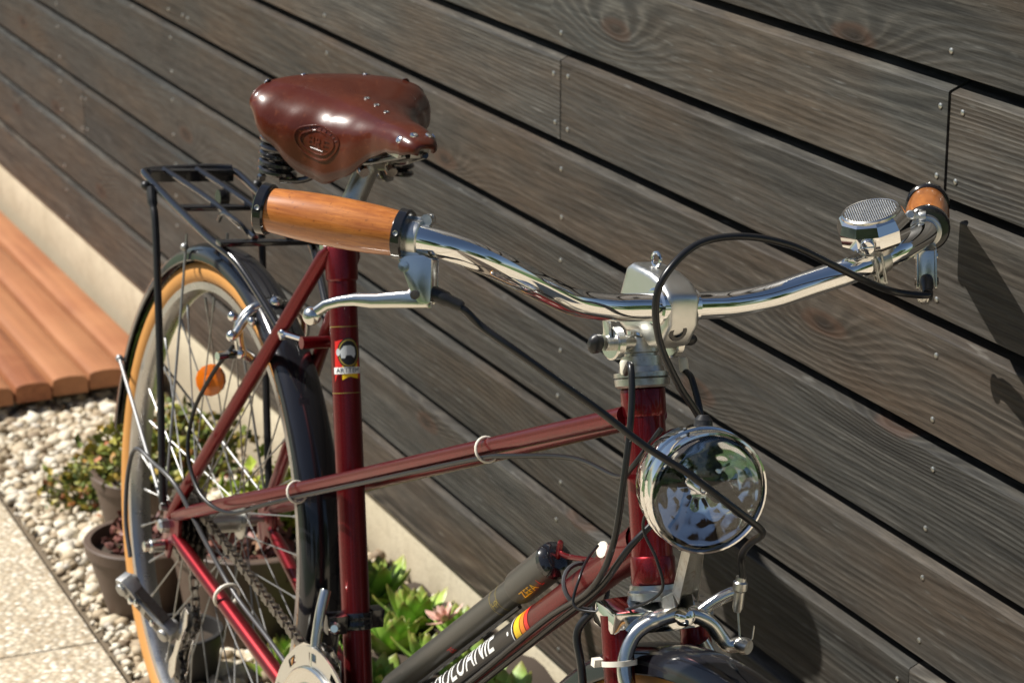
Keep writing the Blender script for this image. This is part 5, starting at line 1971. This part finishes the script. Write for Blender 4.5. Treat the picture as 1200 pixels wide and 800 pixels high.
# ------------------------------------------------------------------ pots and plants
def pot(name, label, x, y, r_top, r_bot, h, m, rim=0.012):
    t = thing(name, label, 'plant pot', (x, y, GZ(x)))
    mb = MB()
    mb.lathe([(0.0, r_bot * 0.9), (0.002, r_bot), (h - rim * 1.6, r_top * 0.955), (h - rim * 1.5, r_top), (h - 0.002, r_top * 1.02), (h, r_top * 1.0), (h, r_top * 0.90), (h - 0.03, r_top * 0.88)], (0, 0, 0), (0, 0, 1), 40)
    obj('shell', mb, m, t, smooth=30)
    mb = MB()
    mb.lathe([(h - 0.022, r_top * 0.885), (h - 0.016, r_top * 0.5), (h - 0.014, 0.004)], (0, 0, 0), (0, 0, 1), 32)
    obj('potting_soil', mb, M['soil'], t, smooth=30)
    return t
def foliage(name, label, cat, x, y, z, rx, ry, h, n, size, m, shape=0.6, group=None):
    """bushy plant: stems and many small leaves"""
    t = thing(name, label, cat, (x, y, z), group)
    mb = MB()
    verts, faces, tones = [], [], []
    for k in range(int(n / 14) + 4):
        a = rng.uniform(0, 6.28)
        q = math.sqrt(rng.uniform(0, 1))
        tip = V(rx * q * math.cos(a), ry * q * math.sin(a), h * (1 - shape * q * q) * rng.uniform(0.65, 1.0))
        b = V(tip.x * 0.35, tip.y * 0.35, 0)
        pth = catmull([b, b.lerp(tip, 0.5) + V(0, 0, 0.006), tip], 4)
        mb.tube(pth, 0.0016, 5)
        for _ in range(14):
            s_ = rng.uniform(0.25, 1.0)
            p = pth[int(s_ * (len(pth) - 1))] + Vector(rng.normal(0, size * 0.6, 3).tolist())
            d = Vector(rng.normal(0, 1, 3).tolist())
            d.z = abs(d.z) * 0.6 + 0.1
            d.normalize()
            u_, v_ = perp(d)
            an = rng.uniform(0, 6.28)
            u_ = u_ * math.cos(an) + v_ * math.sin(an)
            v_ = d.cross(u_)
            L = size * rng.uniform(0.7, 1.3)
            b0 = len(verts)
            verts += [p, p + d * L * 0.5 + u_ * L * 0.33, p + d * L, p + d * L * 0.5 - u_ * L * 0.33, p + d * L * 0.5 + v_ * L * 0.16]
            faces += [(b0, b0 + 1, b0 + 4), (b0 + 1, b0 + 2, b0 + 4), (b0 + 2, b0 + 3, b0 + 4), (b0 + 3, b0, b0 + 4)]
            tones += [float(np.clip(rng.beta(2, 2) + rng.normal(0, 0.1), 0, 1))] * 5
    obj('stem', mb, M['stem_green'], t)
    me = bpy.data.meshes.new('foliage')
    me.from_pydata([tuple(p) for p in verts], [], faces)
    me.materials.append(m)
    at_ = me.attributes.new('tone', 'FLOAT', 'POINT')
    at_.data.foreach_set('value', tones)
    o_ = bpy.data.objects.new('foliage', me)
    COL.objects.link(o_)
    o_.parent = t
    o_['kind'] = 'stuff'
    return t
pot('plant_pot', 'round taupe pot of reddish leaves standing on pebbles by the paving edge', 3.345, 0.388, 0.086, 0.056, 0.116, M['pot_brown'])
foliage('red_plant', 'low reddish plant in the round taupe pot beside the paving', 'plant', 3.345, 0.388, GZ(3.3) + 0.098, 0.062, 0.062, 0.030, 180, 0.018, M['red_mix'])
pot('plant_pot', 'dark brown pot of yellow green foliage behind the rear wheel near the plinth', 3.66, 0.285, 0.095, 0.070, 0.125, M['pot_brown'])
foliage('bushy_plant', 'yellow green bushy plant with ochre tips in the pot behind the rear wheel', 'plant', 3.66, 0.260, GZ(3.66) + 0.10, 0.165, 0.145, 0.125, 1100, 0.020, M['sedum_mix'])
foliage('creeping_plant', 'low ochre creeping plant spreading over the pebbles', 'plant', 3.93, 0.315, GZ(3.9), 0.13, 0.10, 0.06, 420, 0.018, M['sedum_mix'])
pot('plant_pot', 'large brown pot with a terracotta rim seen through the rear wheel spokes', 3.190, 0.275, 0.118, 0.092, 0.150, M['pot_brown'], 0.014)
foliage('leafy_plant', 'lime green leafy plant in the large brown pot behind the wheel', 'plant', 3.23, 0.215, GZ(3.2) + 0.13, 0.070, 0.070, 0.10, 330, 0.028, M['lime_mix'])
foliage('russet_plant', 'russet leafed plant at the near edge of the large brown pot', 'plant', 3.16, 0.300, GZ(3.16) + 0.128, 0.06, 0.06, 0.030, 170, 0.026, M['red_mix'])
pot('plant_pot', 'small black pot with a pale rim under the rear mudguard', 3.045, 0.425, 0.056, 0.045, 0.075, M['pot_black'])

# succulents: each rosette a plant, each leaf a part
def leaf_mesh():
    mb = MB()
    tip = []
    n, k = 9, 8
    for i in range(n):
        t = i / (n - 1)
        wdt = 0.50 * (math.sin(PI * min(1, 0.16 + 0.80 * t ** 0.85))) ** 0.9 * (1 if t < 0.98 else 0.15)
        if i == n - 1:
            wdt = 0.02
        for j in range(k):
            a = 2 * PI * j / k
            y = wdt * 0.5 * math.cos(a)
            th_ = 0.12 * (1 - 0.75 * t)
            z = th_ * math.sin(a) * 0.6 + 0.20 * t * t + 0.22 * y * y * 2
            mb.v.append(V(t, y, z))
            tip.append(t)
    for i in range(n - 1):
        for j in range(k):
            mb.face((i * k + j, i * k + (j + 1) % k, (i + 1) * k + (j + 1) % k, (i + 1) * k + j))
    mb.face([(n - 1) * k + j for j in range(k)])
    return mb, tip
lm, tips = leaf_mesh()
leaf0 = obj('leaf', lm, M['succulent'], None, smooth=60, weld=False, recalc=True)
at_ = leaf0.data.attributes.new('tip', 'FLOAT', 'POINT')
at_.data.foreach_set('value', tips)
leaf_pink = leaf0.data.copy()
leaf_pink.materials[0] = M['leaf_pink']
first_leaf = [True]
def rosette(label, x, y, z, size, nleaf, lean_, upright=0.5, pink=False, group='green rosette succulents at the foot of the wall'):
    t = thing('succulent', label, 'succulent', (x, y, z), group)
    t.rotation_euler = (lean_[0], lean_[1], rng.uniform(0, 6.28))
    for i in range(nleaf):
        f = i / (nleaf - 1)
        a = i * 2.39996
        el = math.radians(12 + (70 - 12) * f ** (1.6 - upright)) if upright > 0.3 else math.radians(5 + 60 * f)
        s_ = size * (1.0 - 0.55 * f) * rng.uniform(0.88, 1.1)
        mw = Matrix.Translation((0.004 * math.cos(a), 0.004 * math.sin(a), size * 0.10 + size * 0.22 * f)) @ Matrix.Rotation(a, 4, 'Z') @ Matrix.Rotation(-el, 4, 'Y') @ Matrix.Diagonal((s_, s_ * 1.05, s_, 1))
        if first_leaf[0]:
            first_leaf[0] = False
            leaf0.parent = t
            leaf0.matrix_local = mw
        else:
            c = share(leaf0, 'leaf', t, mw)
            if pink:
                c.data = leaf_pink
    return t
spots = [
    ('tall succulent rosette against the plinth beside the seat tube', 3.150, 0.105, 0.005, 0.082, 24, (0.1, -0.1), 1.0),
    ('succulent rosette with upright pointed leaves in front of the plinth corner', 3.050, 0.090, 0.000, 0.078, 24, (0.15, 0.0), 1.0),
    ('small dark rosette where the boards reach down behind the pump', 2.955, 0.060, 0.020, 0.055, 20, (0.2, 0.1), 0.9),
    ('light green rosette low beside the seat tube clamp', 3.080, 0.170, -0.010, 0.072, 26, (0.3, 0.0), 0.7),
    ('broad rosette in the middle of the succulent clump', 2.990, 0.150, -0.005, 0.078, 28, (0.25, 0.2), 0.8),
    ('yellowish rosette at the bottom of the clump by the seat tube', 2.990, 0.225, -0.020, 0.070, 26, (0.35, 0.1), 0.6),
    ('rosette peeping out below the pump barrel', 2.900, 0.125, 0.000, 0.066, 24, (0.3, 0.2), 0.8),
    ('rosette under the lettered down tube', 2.800, 0.105, 0.005, 0.068, 24, (0.3, 0.1), 0.8),
    ('green rosette below the down tube cables', 2.715, 0.090, 0.000, 0.070, 24, (0.3, 0.2), 0.7),
    ('rosette hugging the wall below the fork cables', 2.640, 0.115, -0.005, 0.060, 20, (0.3, 0.0), 0.6),
    ('lower rosette close to the apron edge under the pump', 2.890, 0.205, -0.015, 0.066, 24, (0.35, 0.1), 0.6),
    ('pale rosette between the seat tube and the large brown pot', 3.160, 0.190, -0.010, 0.066, 22, (0.2, 0.0), 0.9),
    ('leafy rosette right behind the pump head', 2.935, 0.250, -0.010, 0.066, 24, (0.3, 0.1), 0.7),
    ('bright rosette behind the chain guard edge', 3.000, 0.300, -0.015, 0.062, 22, (0.3, 0.0), 0.7),
    ('dense rosette in front of the clump towards the paving', 3.060, 0.260, -0.020, 0.062, 22, (0.3, 0.1), 0.6),
]
for (lb, x, y, z, size, nl_, ln, upr) in spots:
    rosette(lb, x, y, z + max(GZ(x), -0.02), size, nl_, ln, upr)
rosette('small pinkish cream succulent beside the pump barrel', 2.925, 0.090, 0.050, 0.030, 14, (0.3, 0.2), 0.6, True)
# raised soil the succulents grow in
mb = MB()
def mound(u_, v_):
    x = 2.50 + 0.82 * u_
    y = 0.004 + 0.26 * v_
    return V(x, y, max(GZ(x), -0.03) - 0.03 + 0.055 * math.sin(PI * min(1, max(0, u_))) ** 0.5 * math.cos(v_ * PI / 2) ** 0.7 + 0.006 * math.sin(37 * u_ + 11 * v_))
mb.grid(mound, 26, 12)
o = obj('soil_mound', mb, M['soil'], smooth=60)
o['kind'] = 'structure'

# ------------------------------------------------------------------ garden behind the viewer (seen in the chrome)
def tree(label, x, y, h, r, n):
    t = thing('garden_tree', label, 'tree', (x, y, 0), 'trees across the lawn')
    mb = MB()
    mb.tube(catmull([V(0, 0, -0.2), V(0.05, 0.02, h * 0.3), V(-0.03, 0.05, h * 0.62)], 5), [0.16 - 0.008 * i for i in range(11)], 10)
    for k in range(6):
        a = k * 1.05
        mb.tube([V(0, 0, h * (0.3 + 0.05 * k)), V(r * 0.6 * math.cos(a), r * 0.6 * math.sin(a), h * (0.5 + 0.05 * k))], [0.06, 0.02], 7)
    obj('trunk', mb, M['bark'], t)
    verts, faces, tones = [], [], []
    for k in range(n):
        d = Vector(rng.normal(0, 1, 3).tolist()).normalized()
        q = rng.uniform(0.35, 1.0) ** 0.5 * (1 + 0.25 * math.sin(5 * d.x + 3 * d.z + x) * math.cos(4 * d.y))
        c = V(d.x * r * q, d.y * r * q, h * 0.58 + d.z * h * 0.40 * q)
        for _ in range(5):
            p = c + Vector(rng.normal(0, 0.12, 3).tolist())
            e1_, e2_ = Vector(rng.normal(0, 0.09, 3).tolist()), Vector(rng.normal(0, 0.06, 3).tolist())
            b0 = len(verts)
            verts += [p - e1_, p + e2_, p + e1_, p - e2_]
            faces.append((b0, b0 + 1, b0 + 2, b0 + 3))
            tones += [float(rng.uniform(0, 1))] * 4
    me = bpy.data.meshes.new('crown')
    me.from_pydata([tuple(p) for p in verts], [], faces)
    me.materials.append(M['tree_mix'])
    a_ = me.attributes.new('tone', 'FLOAT', 'POINT')
    a_.data.foreach_set('value', tones)
    o_ = bpy.data.objects.new('crown', me)
    COL.objects.link(o_)
    o_.parent = t
for k, (x, y, h, r) in enumerate([(-9, 13, 5.5, 2.2), (-4.5, 15, 4.2, 2.0), (0, 16, 6.0, 2.4), (5, 15, 4.8, 2.1), (9.5, 14, 5.2, 2.3), (-13, 7, 5.0, 2.2), (-14, 1.5, 4.2, 2.0), (-11, -4.5, 4.0, 2.1), (-8, -9, 5.0, 2.2)]):
    tree(('broad green garden tree across the lawn to the left', 'low rounded garden tree across the lawn', 'tallest garden tree across the lawn', 'spreading garden tree beyond the lawn', 'dense garden tree at the far lawn corner', 'bushy garden tree behind the paving', 'low garden tree beside the wall end', 'rounded tree on the lawn past the wall end', 'far tree on the lawn past the wall end')[k], x, y, h, r, 1500)
